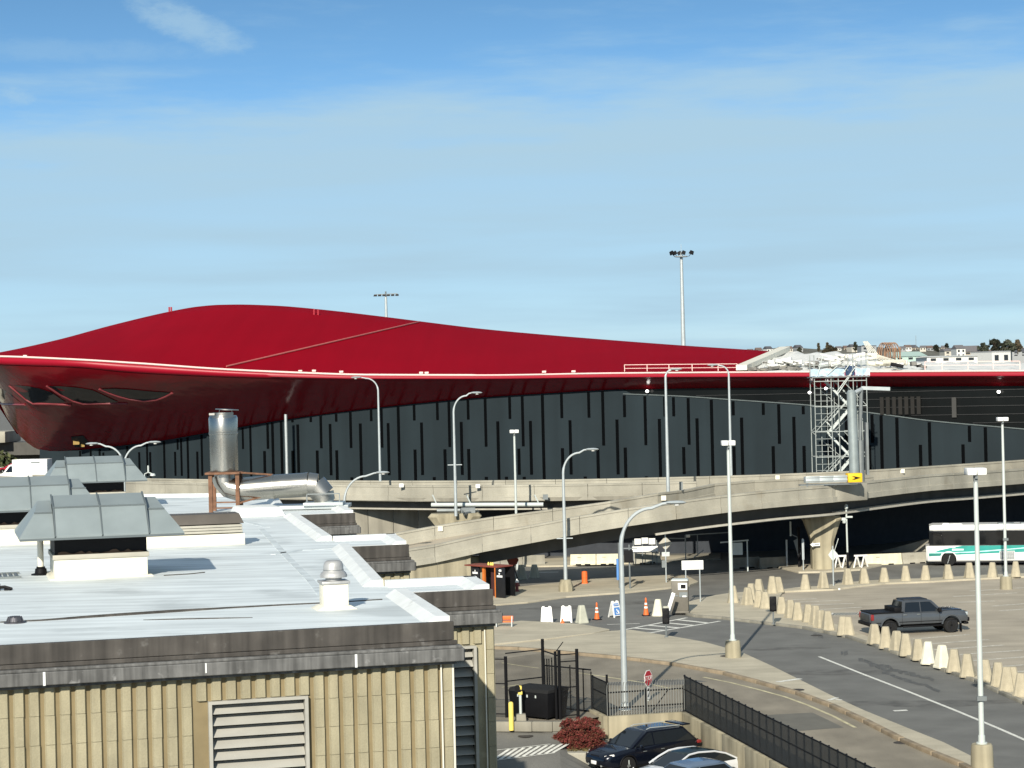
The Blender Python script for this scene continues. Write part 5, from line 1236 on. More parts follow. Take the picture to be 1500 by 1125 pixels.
for k in range(3):
    b = MB(); b.box((.0 + k*.55,.05,1.82 + (.06 if k == 1 else 0)),(.5,.04,.46)); sq = b.build('notice', K['white'], t); b = MB(); b.box((.0 + k*.55,.025,1.84),(.26,.01,.05)); b.box((.02 + k*.55,.025,1.74),(.14,.01,.05)); b.build('notice_print', K['steel'], sq)
b = MB()
for x in (-.35, .35, 1.1, 1.45): b.beam((x,.08,0),(x,.08,1.9),.06)
b.build('stand', K['steel_dark'], t)
p = G(1005, 838); t = thing('overhead_pipe', 'thin dark overhead pipe frame carrying a small white lamp under the ramp', 'frame', p)
b = MB(); b.beam((-1.7,0,2.55),(0.02,0,2.5),.07); b.beam((0,0,0),(0,0,2.75),.08); b.beam((0,0,2.75),(3.4,.4,2.85),.07); b.beam((.9,0,2.8),(.9,0,1.2),.06); b.beam((.6,.1,1.05),(1.35,.1,1.6),.07); b.build('frame', K['steel_dark'], t)
b = MB(); b.box((.2,-.06,2.68),(.3,.12,.2)); b.build('lamp', K['white'], t, bevel=.03)
p = G(1064, 838); b = MB(); b.beam((-.4,0,2.2),(1.7,.1,2.32),.09); b.beam((1.6,.1,0),(1.6,.1,2.3),.09); b.box((.8,.1,1.7),(.9,.1,.9)); o = b.build('height_bar', K['steel_pale']); o.location = p; tag(o, 'pale height bar on a post beside the footed lamp under the ramp', 'bar')
def bd4(t):
    b = MB(); b.box((0,0,1.5),(.16,.05,1.5)); b.build('plate', K['steel'], t)
post_sign('edge_on_sign', 'narrow sign seen edge-on just left of the round bridge pier', 1177, 835, .13, ((0,2.3,.045),), bd4)
post_sign('edge_on_sign', 'short plain post standing left of the edge-on sign under the ramp', 1153, 831.5, .0, ((0,2.1,.07),), lambda t: None, cat='post')
def bd5(t):
    b = MB(); b.box((-.5,-.05,3.0),(.12,.04,1.1)); b.build('flag_plate', K['steel_pale'], t); b = MB(); b.beam((-.5,0,2.6),(.1,0,2.3),.06); b.plate([(-.3,-.03,2.1),(.15,-.03,2.35),(.2,-.03,1.1),(.05,-.03,.9)], (0,-1,0), .03); b.build('bracket', K['steel_dark'], t)
post_sign('leaning_sign', 'dark post with a bent plate in the shade left of the pier', 1169, 833, .0, ((.1,3.1,.10),), bd5, mat=K['black'])
def bd6(t):
    b = MB(); s = .45; b.plate([(-s*.7,0,2.1),(0,-.02,2.1-s),(s*.8,0,2.1),(0,.02,2.1+s)], (0,-1,0), .015); b.build('diamond_plate', K['steel_pale'], t); b = MB(); b.beam((.12,0,2.4),(.4,0,3.2),.1,.03); b.build('strip', K['steel_pale'], t)
post_sign('diamond_sign', 'tilted pale diamond sign on a post against the right side of the pier', 1221, 858, .12, ((0,2.7,.05),), bd6)
t = thing('arrow_sign', 'small white arrow board strapped around the round bridge pier', 'sign', P(1193, 155.4, 1.95))
b = MB(); b.plate([(-.32,0,.05),(-.1,0,.2),(-.1,0,.13),(.4,0,.17),(.4,0,-.06),(-.1,0,-.08),(-.1,0,-.15)], (0,-1,0), .03); b.build('board', K['white'], t); b = MB(); b.box((.17,-.04,.04),(.34,.01,.06)); b.build('arrow_line', K['steel_dark'], t)
t = thing('camera_pole', 'slim pole with cameras on top right of the bridge pier', 'pole', P(1242, 155, .1))
b = MB(); b.tube([(0,0,0),(0,0,1.3)], .09, 8); b.build('lower_pole', K['black'], t); b = MB(); b.tube([(0,0,1.3),(-.02,0,4.6)], .065, 8); b.build('pole', K['steel_pale'], t)
b = MB(); b.lathe([(.08,0),(.15,.1),(.12,.3),(.05,.4)], (-.03,-.1,4.45), 10); b.box((-.25,-.1,3.75),(.3,.25,.2)); b.box((.15,-.15,3.9),(.5,.12,.12)); b.lathe([(.13,0),(.16,.12),(.05,.2)], (-.2,-.15,3.45), 10); b.build('camera', K['steel_pale'], t)
for u, v, lab in ((1261,833.5,'white trestle stand left of the white barrier near the bus'),(1233,834,'white trestle stand in the shade right of the bridge pier')):
    t = thing('trestle', lab, 'trestle', G(u, v), .2)
    for x in (-.3,.3):
        b = MB(); b.beam((x - .35,-.2,0),(x,0,1.05),.10,.06); b.beam((x + .35,.2,0),(x,0,1.05),.10,.06); b.build('leg', K['white'], t)
    b = MB(); b.beam((-.5,0,1.0),(.5,0,1.0),.12); b.build('rail', K['white'], t)
b = MB(); b.box((0,0,.06),(1.25,.22,.12)); o = b.build('wheel_stop', K['white'], bevel=.02); o.location = G(1217, 864.5); o.rotation_euler.z = .1; tag(o, 'white wheel stop lying at the top of the parking lot', 'wheel stop')
t = thing('slow_sign', 'dark red round sign propped on a black stand under the ramp', 'sign', G(752, 856))
b = MB(); b.lathe([(.02,0),(.42,0),(.42,.03),(.02,.03)], (0,-.15,1.75), 8, Matrix.Rotation(R(80),3,'X')); b.build('sign_face', K['maroon'], t)
b = MB(); b.beam((-.35,0,0),(0,0,1.6),.07); b.beam((.4,0,0),(0,0,1.6),.07); b.beam((.15,-.4,0),(0,0,1.5),.09); b.build('stand', K['black'], t)

# ================================================================== FENCES, GATE, RETAINING WALL
WP = [G(u, v) for u, v in WALLPX]
t = thing('retaining_wall', 'streaked concrete retaining wall behind the parked cars', 'wall', WP[1] + Vector((0,0,LOT)))
for a, c, z0, z1 in ((WP[0], WP[1], .12, .12), (WP[1], WP[2], .12, .12), (WP[2], WP[3], .12, .12), (WP[3], WP[4], .12, .12)):
    d = (c - a).normalized(); n = Vector((d.y, -d.x, 0)); L_ = (c - a).length; k = max(1, int(L_ / 2.6)); b = MB()
    for i in range(k):
        m = a + d * (L_ * (i + .5) / k) + n * .02; b.box((m.x, m.y, (LOT - .1 + z0) / 2), (L_ / k - .012, .34, z0 - LOT + .1), math.atan2(d.y, d.x))
    b.build('wall_panel', K['concrete_wall'], t, world=True, bevel=.02)
def palisade(label, a, c, h, picket_gap, mats, bend=True):
    d = c - a; L_ = d.length; t = thing('picket_fence', label, 'fence', a + Vector((0,0,.12)), math.atan2(d.y, d.x)); n = int(L_ / picket_gap); b = MB()
    for i in range(n + 1):
        x = L_ * i / n; b.tube([(x,0,0),(x,0,h - .3),(x,-.05,h - .12),(x,-.16,h)], .017, 4)
    b.build('picket', mats[0], t, smooth=0)
    for z in (.32, .98):
        b = MB(); b.beam((0,.03,z),(L_,.03,z),.045,.06); b.build('rail', mats[1], t)
    for x, hh in ((0.02,1.75),(L_*.5,1.05),(L_,1.1)):
        b = MB(); b.box((x,.05,hh/2),(.08,.08,hh)); b.build('post', mats[1], t)
    b = MB(); b.beam((L_*.82,.2,.98),(L_*.6,.3,.02),.04); b.build('stay', mats[1], t)
palisade('pale steel picket fence on the retaining wall below the stop sign', WP[1], WP[2], 1.42, .118, (M('picket_grey', (.30,.31,.29), .5, .3), K['black']))
def screen_fence(label, a, c, h, gap, ret=False):
    d = c - a; L_ = d.length; t = thing('screen_fence', label, 'fence', a + Vector((0,0,.12)), math.atan2(d.y, d.x)); n = max(1, int(L_ / gap))
    b = MB(); b.grid([[(0,0,.02),(0,0,h*.62),(0,-.28 if ret else 0,h)],[(L_,0,.02),(L_,0,h*.62),(L_,-.28 if ret else 0,h)]]); b.build('mesh_screen', K['screen'], t, smooth=0)
    for i in range(n + 1):
        x = L_ * i / n; b = MB(); b.tube([(x,.04,0),(x,.04,h*.62),(x,-.26 if ret else .04,h + .04)], .035, 6); b.build('post', K['black'], t)
    for y, z in ((0,.05),(0.01,h*.62),((-.28 if ret else 0),h)): b = MB(); b.beam((0,y,z),(L_,y,z),.04); b.build('rail', K['black'], t)
    return t
screen_fence('long dark screened fence running along the retaining wall beside the exit road', WP[2], WP[2] + (WP[4] - WP[2]) * .72, 1.52, .86, False)
screen_fence('short dark screened fence panel left of the picket fence', WP[0], WP[1], 1.42, 1.6)
g0 = [G(700,1049), G(742.5,1050.5), G(796,1052.5), G(819,1053.5), G(847.5,1052)]
g0 = [G(688,1050), G(742.5,1051), G(797,1044), G(821,1054), G(847,1052)]
t = thing('chain_link_fence', 'tall black chain link fence corner beside the ribbed wall', 'fence', g0[1]); Hf = 2.75
for q, hh in zip(g0, (2.6,2.62,3.2,2.95,2.95)):
    b = MB(); b.tube([q, q + Vector((0,0,hh))], .07, 8); b.build('post', K['black'], t, world=True)
q = g0[3] + Vector((-.16,0,0)); b = MB(); b.tube([q, q + Vector((0,0,2.9))], .06, 8); b.tube([q + Vector((0,0,2.85)), q + Vector((.35,0,3.3))], .02, 6); b.build('post', K['black'], t, world=True)
for a, c, ra in ((g0[0],g0[1],(.15,1.45,2.5)),(g0[1],g0[2],(1.55,2.75)),(g0[2],g0[3],(2.7,)),(g0[3],g0[4],(.15,1.35,2.45,2.75))):
    b = MB(); b.grid([[a + Vector((0,0,.05)), c + Vector((0,0,.05))],[a + Vector((0,0,Hf - .2)), c + Vector((0,0,Hf - .15))]]); b.build('chain_link', K['chain'], t, world=True, smooth=0)
    for z in ra: b = MB(); b.beam(a + Vector((0,0,z)), c + Vector((0,0,z)), .045); b.build('rail', K['black'], t, world=True)
a, c = G(799,1040), G(867,1043); t = thing('sliding_gate', 'black picket sliding gate behind the chain link fence', 'gate', a); b = MB()
for f, hh in ((0,2.25),(.055,2.25),(.10,2.25),(.16,2.3),(.55,2.0),(.83,1.85),(1.0,1.75)):
    q = a.lerp(c, f); b.beam(q, q + Vector((0,0,hh)), .055)
b.build('picket', K['black'], t, world=True, smooth=0)
for z in (.15,1.95): b = MB(); b.beam(a + Vector((0,0,z)), c + Vector((0,0,z - .12)), .06); b.build('rail', K['black'], t, world=True)
b = MB(); b.grid([[a + Vector((0,.03,.1)), c + Vector((0,.03,.1))],[a + Vector((0,.03,1.9)), c + Vector((0,.03,1.75))]]); b.build('chain_link', K['chain'], t, world=True)
# dumpster
p = G(775, 1053.5); t = thing('dumpster', 'black metal dumpster inside the chain link corner', 'dumpster', p, R(-38))
b = MB(); b.taper((0,.7,.1),(1.95,1.3),(2.1,1.5),1.05); b.build('bin', K['black'], t, bevel=.02); b = MB(); b.taper((0,.7,1.15),(2.15,1.55),(2.1,1.4),.14,0,(0,.05)); b.build('lid', K['rubber'], t, bevel=.02)
for x in (-.55,-.05,.4): b = MB(); b.box((x,-.02,1.0),(.07,.04,.14)); b.build('hook', K['steel_pale'], t)
for s in (-.85,.85):
    b = MB(); b.lathe([(.1,-.04),(.1,.04)], (s,.2,.1), 10, Matrix.Rotation(R(90),3,'Y')); b.build('wheel', K['rubber'], t)
b = MB(); b.box((0,.9,.5),(.55,.6,1.0)); o = b.build('refuse_bin', K['black'], bevel=.04); o.location = G(803,1056); o.rotation_euler.z = -.5; tag(o, 'smaller black bin at the right end of the dumpster', 'bin')
b = MB(); b.lathe([(.105,0),(.105,1.12),(.09,1.17),(.04,1.20),(.01,1.2)], n=16); o = b.build('bollard', K['yellow']); q = G(749, 1061); o.location = (q.x, q.y, -.25); tag(o, 'pale yellow steel bollard beside the gate keypad post', 'bollard')
q = G(763, 1056.5); t = thing('keypad_post', 'white keypad post with a yellow and black head on a concrete block', 'keypad post', q)
b = MB(); b.taper((0,0,-.1),(.5,.5),(.42,.42),.42); b.build('block', K['concrete_grey'], t, bevel=.03)
b = MB(); b.tube([(0,0,.3),(0,0,1.15)], .06, 10); b.build('post', K['steel_pale'], t)
b = MB(); b.box((0,0,1.2),(.2,.2,.16)); b.box((-.05,0,1.42),(.26,.24,.18)); b.build('head', K['yellow'], t, bevel=.05); b = MB(); b.box((-.1,-.05,1.32),(.24,.22,.10)); b.lathe([(.12,-.03),(.12,.03)], (-.12,-.11,1.43), 12, Matrix.Rotation(R(90),3,'X')); b.build('keypad', K['black'], t)
# stop sign
q = G(950, 1027); t = thing('stop_sign', 'red octagonal stop sign turned aside above the picket fence', 'sign', q, R(58))
b = MB(); b.tube([(0,.03,0),(0,.03,1.35)], .035, 8); b.build('post', K['steel_pale'], t)
def octo(r, y, z): return [(r*math.cos(R(22.5 + 45*k)), y, z + r*math.sin(R(22.5 + 45*k))) for k in range(8)]
b = MB(); b.plate(octo(.39,0,1.02), (0,-1,0), .012); b.build('border', K['white'], t); b = MB(); b.plate(octo(.355,-.013,1.02), (0,-1,0), .004); f_ = b.build('sign_face', K['sign_red'], t)
text('sign_text', 'STOP', .30, K['white'], t, (0,-.022,1.02), (math.pi/2,0,0), .003)
b = MB(); b.box((0,-.01,.36),(.30,.015,.5)); b.build('lower_plate', K['white'], t); b = MB(); b.beam((-.1,-.02,.2),(.1,-.02,.5),.06,.01); b.box((0.02,-.02,.52),(.16,.008,.1)); b.build('lower_print', K['black'], t)

# ================================================================== PLANTS
def leaves(b, c, rad, n, size, flat=1.0, seedr=None, lo=-.2, nm=2, shell=.55):
    for _ in range(n):
        while True:
            v = Vector((random.uniform(-1,1), random.uniform(-1,1), random.uniform(lo,1)))
            if v.length < 1: break
        v = v.normalized() * (shell + (1 - shell) * random.random()) * (0.86 + .14*math.sin(7*v.x+3*v.z)*math.sin(6*v.y+1.3))
        p = Vector((c[0] + v.x*rad[0], c[1] + v.y*rad[1], c[2] + v.z*rad[2]))
        a = Vector((random.gauss(0,1), random.gauss(0,1), random.gauss(0,1))).normalized(); e = a.orthogonal().normalized(); s = size * random.uniform(.6,1.4)
        b.mi = random.randrange(nm); b.add([p - a*s, p + e*s*.5, p + a*s, p - e*s*.5], [(0,1,2,3)])
q = G(851, 1094, -.85); t = thing('bush', 'round dark red barberry bush on a kerbed island beside the black car', 'bush', (q.x, q.y, -.88))
b = MB()
for k in range(14): a = k*.45; b.tube([(0,0,0),(.5*math.cos(a),.45*math.sin(a),.6),(.85*math.cos(a),.7*math.sin(a),1.0)], .012, 4)
b.build('stem', K['bark'], t)
b = MB()
leaves(b, (0,0,.25), (1.15,1.0,1.02), 9000, .048, nm=3, lo=-.25, shell=.62)
for k in range(26): a = random.uniform(0,6.28); zz = random.uniform(.1,.95); rr = math.sqrt(1-zz*zz); leaves(b, (1.05*rr*math.cos(a), .9*rr*math.sin(a), .25 + .95*zz), (.2,.2,.17), 90, .05, nm=3)
b.build('foliage', [K['bush'], M('barberry_bright', (.145,.030,.024), .75, var=.35, scale=5), M('barberry_brown', (.10,.04,.022), .8, var=.35, scale=5)], t, recalc=False, smooth=0)
b = MB(); leaves(b, (q.x + .1, q.y - .35, -.86), (1.45,.9,.16), 1500, .05, nm=2); b.build('ground_cover', [M('dry_groundcover', (.13,.11,.045), .9, var=.3), M('brown_groundcover', (.10,.07,.03), .9, var=.3)], None, recalc=False, smooth=0)
tag(bpy.data.objects['ground_cover'], kind='stuff')
isl = [(808,1084),(811,1097),(832,1103),(872,1103),(900,1090),(890,1070),(830,1068)]
sheet2 = MB(); ip = [G(u, v, -.85) for u, v in isl]; sheet2.prism([(p.x, p.y) for p in ip], -2.0, -.85); tag(sheet2.build('pavement', K['concrete'], smooth=0, tri=True, bevel=.05), kind='structure')
def tree(label, base, h, w, mats, n=900, trunk=True, group=None, leaf=.35, kind='tree'):
    t = thing(kind, label, 'tree', base, random.uniform(0,6), group)
    if trunk:
        b = MB(); b.tube([(0,0,0),(.05*h*.1,0,h*.35),(.0,.02*h,h*.6),(.03*h,0,h*.85)], [h*.035, h*.026, h*.016, h*.006], 7)
        for k in range(6): a = k*1.1 + .3; z = h*(.3 + .07*k); b.tube([(0,0,z),(w*.25*math.cos(a), w*.25*math.sin(a), z + h*.12),(w*.42*math.cos(a), w*.42*math.sin(a), z + h*.2)], [h*.014, h*.009, h*.003], 5)
        b.build('trunk', K['bark'], t)
    b = MB()
    for k in range(max(6, n // 70)):
        a = random.uniform(0,6.28); zz = random.uniform(.25,.95); rr = w*.5*math.sin(math.pi*min(1, zz*.9 + .08)) * random.uniform(.25,.95)
        s = w*random.uniform(.12,.22); leaves(b, (rr*math.cos(a), rr*math.sin(a), h*zz), (s, s, s*.75), 70, leaf, lo=-1, nm=len(mats), shell=.35)
    b.build('crown', mats, t, recalc=False, smooth=0); return t
LM = [K['leaf'], M('olive_leaves', (.075,.085,.035), .8, var=.4, scale=1), M('dark_evergreen', (.02,.032,.014), .85, var=.4)]
for i, (u, d, h, w, lab) in enumerate(((-30,262,8.5,9,'dark tree at the left frame edge beyond the red nose'),(10,262,7.0,8,'dark bushy tree in the gap under the red nose, left of a lower one'),(38,258,5.2,6,'low dark green tree right behind the white van'),(62,272,5.0,7,'dark low tree half hidden by the terminal corner'))):
    tree(lab, P(u, d, 0), h, w, LM, 1100, True, 'trees beyond the terminal nose', .32)
t = thing('overpass', 'pale concrete overpass beam ending beside the red terminal nose', 'bridge', P(-60, 285, 0)); b = MB()
a, c = P(-220, 285, 9.4), P(19, 285, 9.4); b.box(((a.x + c.x)/2, 285, 8.85), (c.x - a.x, 9, 1.5)); b.build('deck', K['concrete'], t, world=True, bevel=.08); b = MB(); b.box(((a.x + c.x)/2 + 4, 286, 7.2), (c.x - a.x + 8, 6, 1.7)); b.box((c.x + 1, 288, 4), (14, 2, 8)); b.build('girder', K['girder'], t, world=True)

for u, v, lab in ((1168,1010.5,'dark oval drain cover on the median near the white painted bar'),(1064,961,'small dark cover on the pavement left of the footed lamp'),(1321,1088,'dark drain grate in the kerb of the exit road'),(770,1078,'dark manhole cover in the driveway below the keypad post'),(1196,931,'small dark cover in the main road below the second signal'),(1310,1068,'round drain cover near the white dash in the main road')):
    q = G(u, v, .125) if u not in (770, 1196, 1310, 1321) else (GS(u, v, .004) if u == 770 else G(u, v, .006)); b = MB(); b.lathe([(.01,0),(.33,0),(.31,.012),(.01,.012)], n=18); o = b.build('drain_cover', K['steel_dark'] if u == 1310 else M('iron_cover', (.05,.045,.04), .8)); o.location = q; tag(o, lab, 'drain cover')
st = MB()
for u, v, w, l in ((1215,985,.5,3.2),(1150,950,.4,2.5),(960,1000,.5,2.8),(1380,1030,.5,3.5),(820,890,.6,3),(930,883,.5,2.2),(1290,1030,.35,3)):
    q = G(u, v, .0065); n = 14; st.face([(q.x + l*math.cos(2*math.pi*k/n)*random.uniform(.6,1.05), q.y + w*2.2*math.sin(2*math.pi*k/n)*random.uniform(.6,1.05), .0066 + .0002*(u % 7)) for k in range(n)])
tag(st.build('road_stains', M('faint_oil_stain', (.125,.122,.110), .85, var=.3, scale=1.2), smooth=0), kind='structure')
# ================================================================== VEHICLES
def paint(name, col, metal=.3, rough=.28): return M(name, col, rough, metal, var=.03, coat=.7)
CHR = K['steel_pale']
def cut_arches(o, xs, r, z, w):
    cb = MB()
    for x in xs: cb.lathe([(r, -w), (r, w)], (x, 0, z), 28, Matrix.Rotation(R(90), 3, 'X'))
    c = cb.build('cutter', K['black']); c.parent = o.parent
    md = o.modifiers.new('cut', 'BOOLEAN'); md.operation = 'DIFFERENCE'; md.object = c; md.solver = 'EXACT'
    bpy.context.view_layer.update(); dg = bpy.context.evaluated_depsgraph_get()
    me = bpy.data.meshes.new_from_object(o.evaluated_get(dg)); o.modifiers.clear(); o.data = me
    bpy.data.objects.remove(c)
    me.polygons.foreach_set('use_smooth', [True]*len(me.polygons)); me.set_sharp_from_angle(angle=R(38))
def section(x, zb, zt, w):
    h = zt - zb
    half = [(0,zb),(.80*w,zb),(.95*w,zb+.07*h),(.985*w,zb+.25*h),(w,zb+.5*h),(.985*w,zb+.74*h),(.955*w,zb+.9*h),(.88*w,zt),(.5*w,zt+.025),(0,zt+.035)]
    return [(x, y, z) for y, z in half] + [(x, -y, z) for y, z in half[-2:0:-1]]
def shell(st, mat, parent, name='body'):
    b = MB(); rows = [section(*s) for s in st]; b.grid(rows, closed=True); b.face(rows[0][::-1]); b.face(rows[-1])
    return b.build(name, mat, parent, smooth=38)
def wheel(parent, x, y, r, w, rimmat, spokes=5, hubdark=False):
    s = 1 if y > 0 else -1; X = Matrix.Rotation(R(90), 3, 'X')
    b = MB(); b.lathe([(r*.62,-w/2),(r*.95,-w/2),(r,-w*.38),(r,w*.38),(r*.95,w/2),(r*.62,w/2)], (x,y,r), 30, X); wh = b.build('wheel', K['rubber'], parent, smooth=40)
    b = MB(); yo = y + s*(w/2 - .03); b.lathe([(r*.70,-.02),(r*.70,.03),(r*.64,.035),(r*.60,-.02)], (x,yo,r), 26, X)
    for k in range(spokes): a = 2*math.pi*k/spokes + .3; b.beam((x + .06*math.cos(a), yo + s*.012, r + .06*math.sin(a)), (x + r*.64*math.cos(a), yo + s*.01, r + r*.64*math.sin(a)), .03, r*.30)
    b.lathe([(.01,-.03),(.075,-.03),(.075,.03),(.01,.03)], (x,yo,r), 14, X); b.build('rim', rimmat, wh, smooth=40)
    b = MB(); b.lathe([(.01,-.01),(r*.62,-.01),(r*.62,.0),(.01,.0)], (x,yo - s*.06,r), 20, X); b.build('brake_disc', K['steel_dark'], wh)
def house(parent, xr0, xr1, xf1, xf0, zb, zt, wb, wt, bodym, glassm, crown=.05, split=(.0,), quarter=None, roofm=None, inset=.07):
    # greenhouse: rear base, rear top, front top, front base
    b = MB(); zm = zb + (zt - zb)*.93
    def ring(xa, xb, w, z, c): return [(xa, -w + c, z), (xa + c, -w, z), (xb - c, -w, z), (xb, -w + c, z), (xb, w - c, z), (xb - c, w, z), (xa + c, w, z), (xa, w - c, z)]
    L = lambda t: (xr0 + (xr1-xr0)*t, xf0 + (xf1-xf0)*t, wb + (wt-wb)*t)
    rows = []
    for t, c in ((0,.05),(.5,.06),(.93,.09)): xa, xb, w = L(t); rows.append(ring(xa, xb, w, zb + (zt-zb)*t, c))
    xa, xb, w = L(1); rows.append(ring(xa + .10, xb - .12, w - .09, zt, .12)); rows.append(ring(xa + .4, xb - .45, w*.55, zt + crown, .12))
    b.grid(rows, closed=True); b.face(rows[-1]); b.build('cabin', roofm or bodym, parent, smooth=40)
    H_ = zt - zb; o = .008
    def S(x, t, s): xx, xq, w = L(t); return (x, s*(w + o), zb + H_*t)
    def xedge(t, front, k): xa, xb, w = L(t); return (xb - k) if front else (xa + k)
    t0, t1 = .06, .84
    for s in (-1, 1):
        xs = [None] + list(split) + [None]
        for i in range(len(xs) - 1):
            def X(t, j):
                if xs[j] is None: return xedge(t, j != 0, .16 if j == 0 else .20)
                return xs[j] + (.03 if j == i else -.03)
            p = [S(X(t0,i), t0, s), S(X(t0,i+1), t0, s), S(X(t1,i+1), t1, s), S(X(t1,i), t1, s)]
            w_ = MB(); w_.plate(p, (0, s, 0), .004); w_.build('side_window', glassm, parent, smooth=0)
    for fr in (True, False):
        p = []
        for t, k in ((t0, .09), (t0, .09), (t1 + .04, .11), (t1 + .04, .11)):
            xa, xb, w = L(t); p.append((xb + o if fr else xa - o, w - k, zb + H_*t))
        p = [p[0], (p[1][0], -p[1][1], p[1][2]), (p[2][0], -p[2][1], p[2][2]), p[3]]
        nx = (1, 0, .5) if fr else (-1, 0, .5); w_ = MB(); w_.plate(p, nx, .004); w_.build('windshield' if fr else 'rear_window', glassm, parent, smooth=0)
GL = M('car_glass', (.010,.013,.016), .04, var=.02, spec=.7)
def boxpart(name, mat, parent, boxes, bevel=.015):
    b = MB()
    for c, d in boxes: b.box(c, d)
    return b.build(name, mat, parent, bevel=bevel)
# ---- pickup
pr, pf = G(1301.5, 931), G(1393, 926.5); az = math.atan2(pf.y - pr.y, pf.x - pr.x); wbs = 3.70
mid = pr + (pf - pr).normalized() * wbs/2 + Vector((-math.sin(az), math.cos(az), 0)) * .80
tk = thing('pickup_truck', 'grey crew cab pickup truck parked behind the tan bollards', 'pickup truck', (mid.x, mid.y, .005), az); tk.matrix_basis = tk.matrix_basis @ Matrix.Scale(.965, 4)
rimk = M('rim_black', (.035,.036,.04), .4, .5)
gp = paint('truck_grey', (.085,.095,.105), .35, .35)
o = shell([(-2.98,.62,1.18,.84),(-2.92,.56,1.24,.95),(-2.5,.55,1.27,.985),(-1.0,.55,1.27,.985),(.2,.55,1.26,.985),(1.0,.55,1.25,.985),(1.9,.58,1.27,.985),(2.4,.60,1.25,.97),(2.75,.60,1.19,.93),(2.90,.62,1.05,.86),(2.94,.68,.95,.78)], gp, tk)
cut_arches(o, (-wbs/2, wbs/2), .52, .46, 1.3)
b = MB(); b.box((-1.95,0,1.21),(1.78,1.62,.20)); b.build('bed_floor', K['black'], tk)
boxpart('bed_rail', K['black'], tk, [((-1.95,.88,1.30),(1.9,.14,.05)),((-1.95,-.88,1.30),(1.9,.14,.05)),((-2.91,0,1.29),(.08,1.7,.06))])
boxpart('tool_box', K['black'], tk, [((-1.25,0,1.42),(.5,1.6,.28))])
boxpart('tailgate', M('tailgate_dark', (.05,.055,.06), .4, .3), tk, [((-2.985,0,1.0),(.03,1.45,.42))])
house(tk, -1.12, -.98, .72, 1.42, 1.24, 1.93, .93, .74, gp, GL, .04, (.02,), roofm=M('truck_cab_grey', (.06,.067,.075), .4, .3, coat=.3))
boxpart('roof', M('truck_roof_dark', (.022,.024,.028), .5, .1), tk, [((-.14,0,1.945),(1.45,1.16,.07))], .03)
boxpart('hood_vent', K['black'], tk, [((1.9,0,1.305),(.5,.7,.03))])
b = MB(); b.grid([section(x, .0, .04, w)[6:13] for x, w in ((1.45,.94),(1.9,.93),(2.4,.9),(2.7,.85))]) if False else b.box((2.0,0,1.285),(1.15,1.55,.05)); b.build('hood', M('truck_hood_dark', (.022,.025,.03), .25, .3, coat=.6), tk, bevel=.02)
for s in (-1, 1):
    boxpart('mirror', K['black'], tk, [((1.12,s*1.08,1.36),(.16,.26,.24))], .04)
    boxpart('tail_light', M('tail_red', (.22,.02,.02), .3, coat=.5), tk, [((-2.9,s*.915,1.06),(.17,.13,.34))], .02)
    boxpart('headlight', K['steel'], tk, [((2.84,s*.76,1.06),(.16,.24,.18))], .03)
    boxpart('running_board', K['black'], tk, [((.1,s*.97,.47),(2.4,.18,.09))], .03)
    boxpart('door_handle', K['steel_dark'], tk, [((-.12,s*.99,1.14),(.2,.03,.05)),((-.95,s*.99,1.14),(.2,.03,.05))], .008)
    for x in (-wbs/2, wbs/2):
        b = MB(); path = [(x + .56*math.cos(R(a)), s*.985, .46 + .56*math.sin(R(a))) for a in range(8, 175, 11)]; b.tube(path, .055, 6); b.build('arch_flare', gp, tk)
        wheel(tk, x, s*.83, .43, .30, rimk, 6)
    b = MB()
    for x in (-1.12, .02, 1.15): b.beam((x, s*.988, .62), (x, s*.988, 1.22), .012, .006)
    b.beam((-2.7,s*.99,.74),(2.4,s*.99,.74),.01,.03); b.build('door_seam', K['black'], tk)
boxpart('bumper', K['black'], tk, [((2.95,0,.72),(.16,1.7,.24)),((2.86,0,.50),(.3,1.5,.14))], .05)
boxpart('rear_bumper', K['black'], tk, [((-3.02,0,.66),(.16,1.75,.20))], .04); boxpart('grille', K['black'], tk, [((2.93,0,1.02),(.06,1.3,.30))], .02)
boxpart('mud_flap', K['black'], tk, [((2.45,-.86,.35),(.06,.26,.5))], .01)
b = MB(); b.box((-.3,0,.50),(4.6,1.3,.2)); b.build('chassis', K['black'], tk)
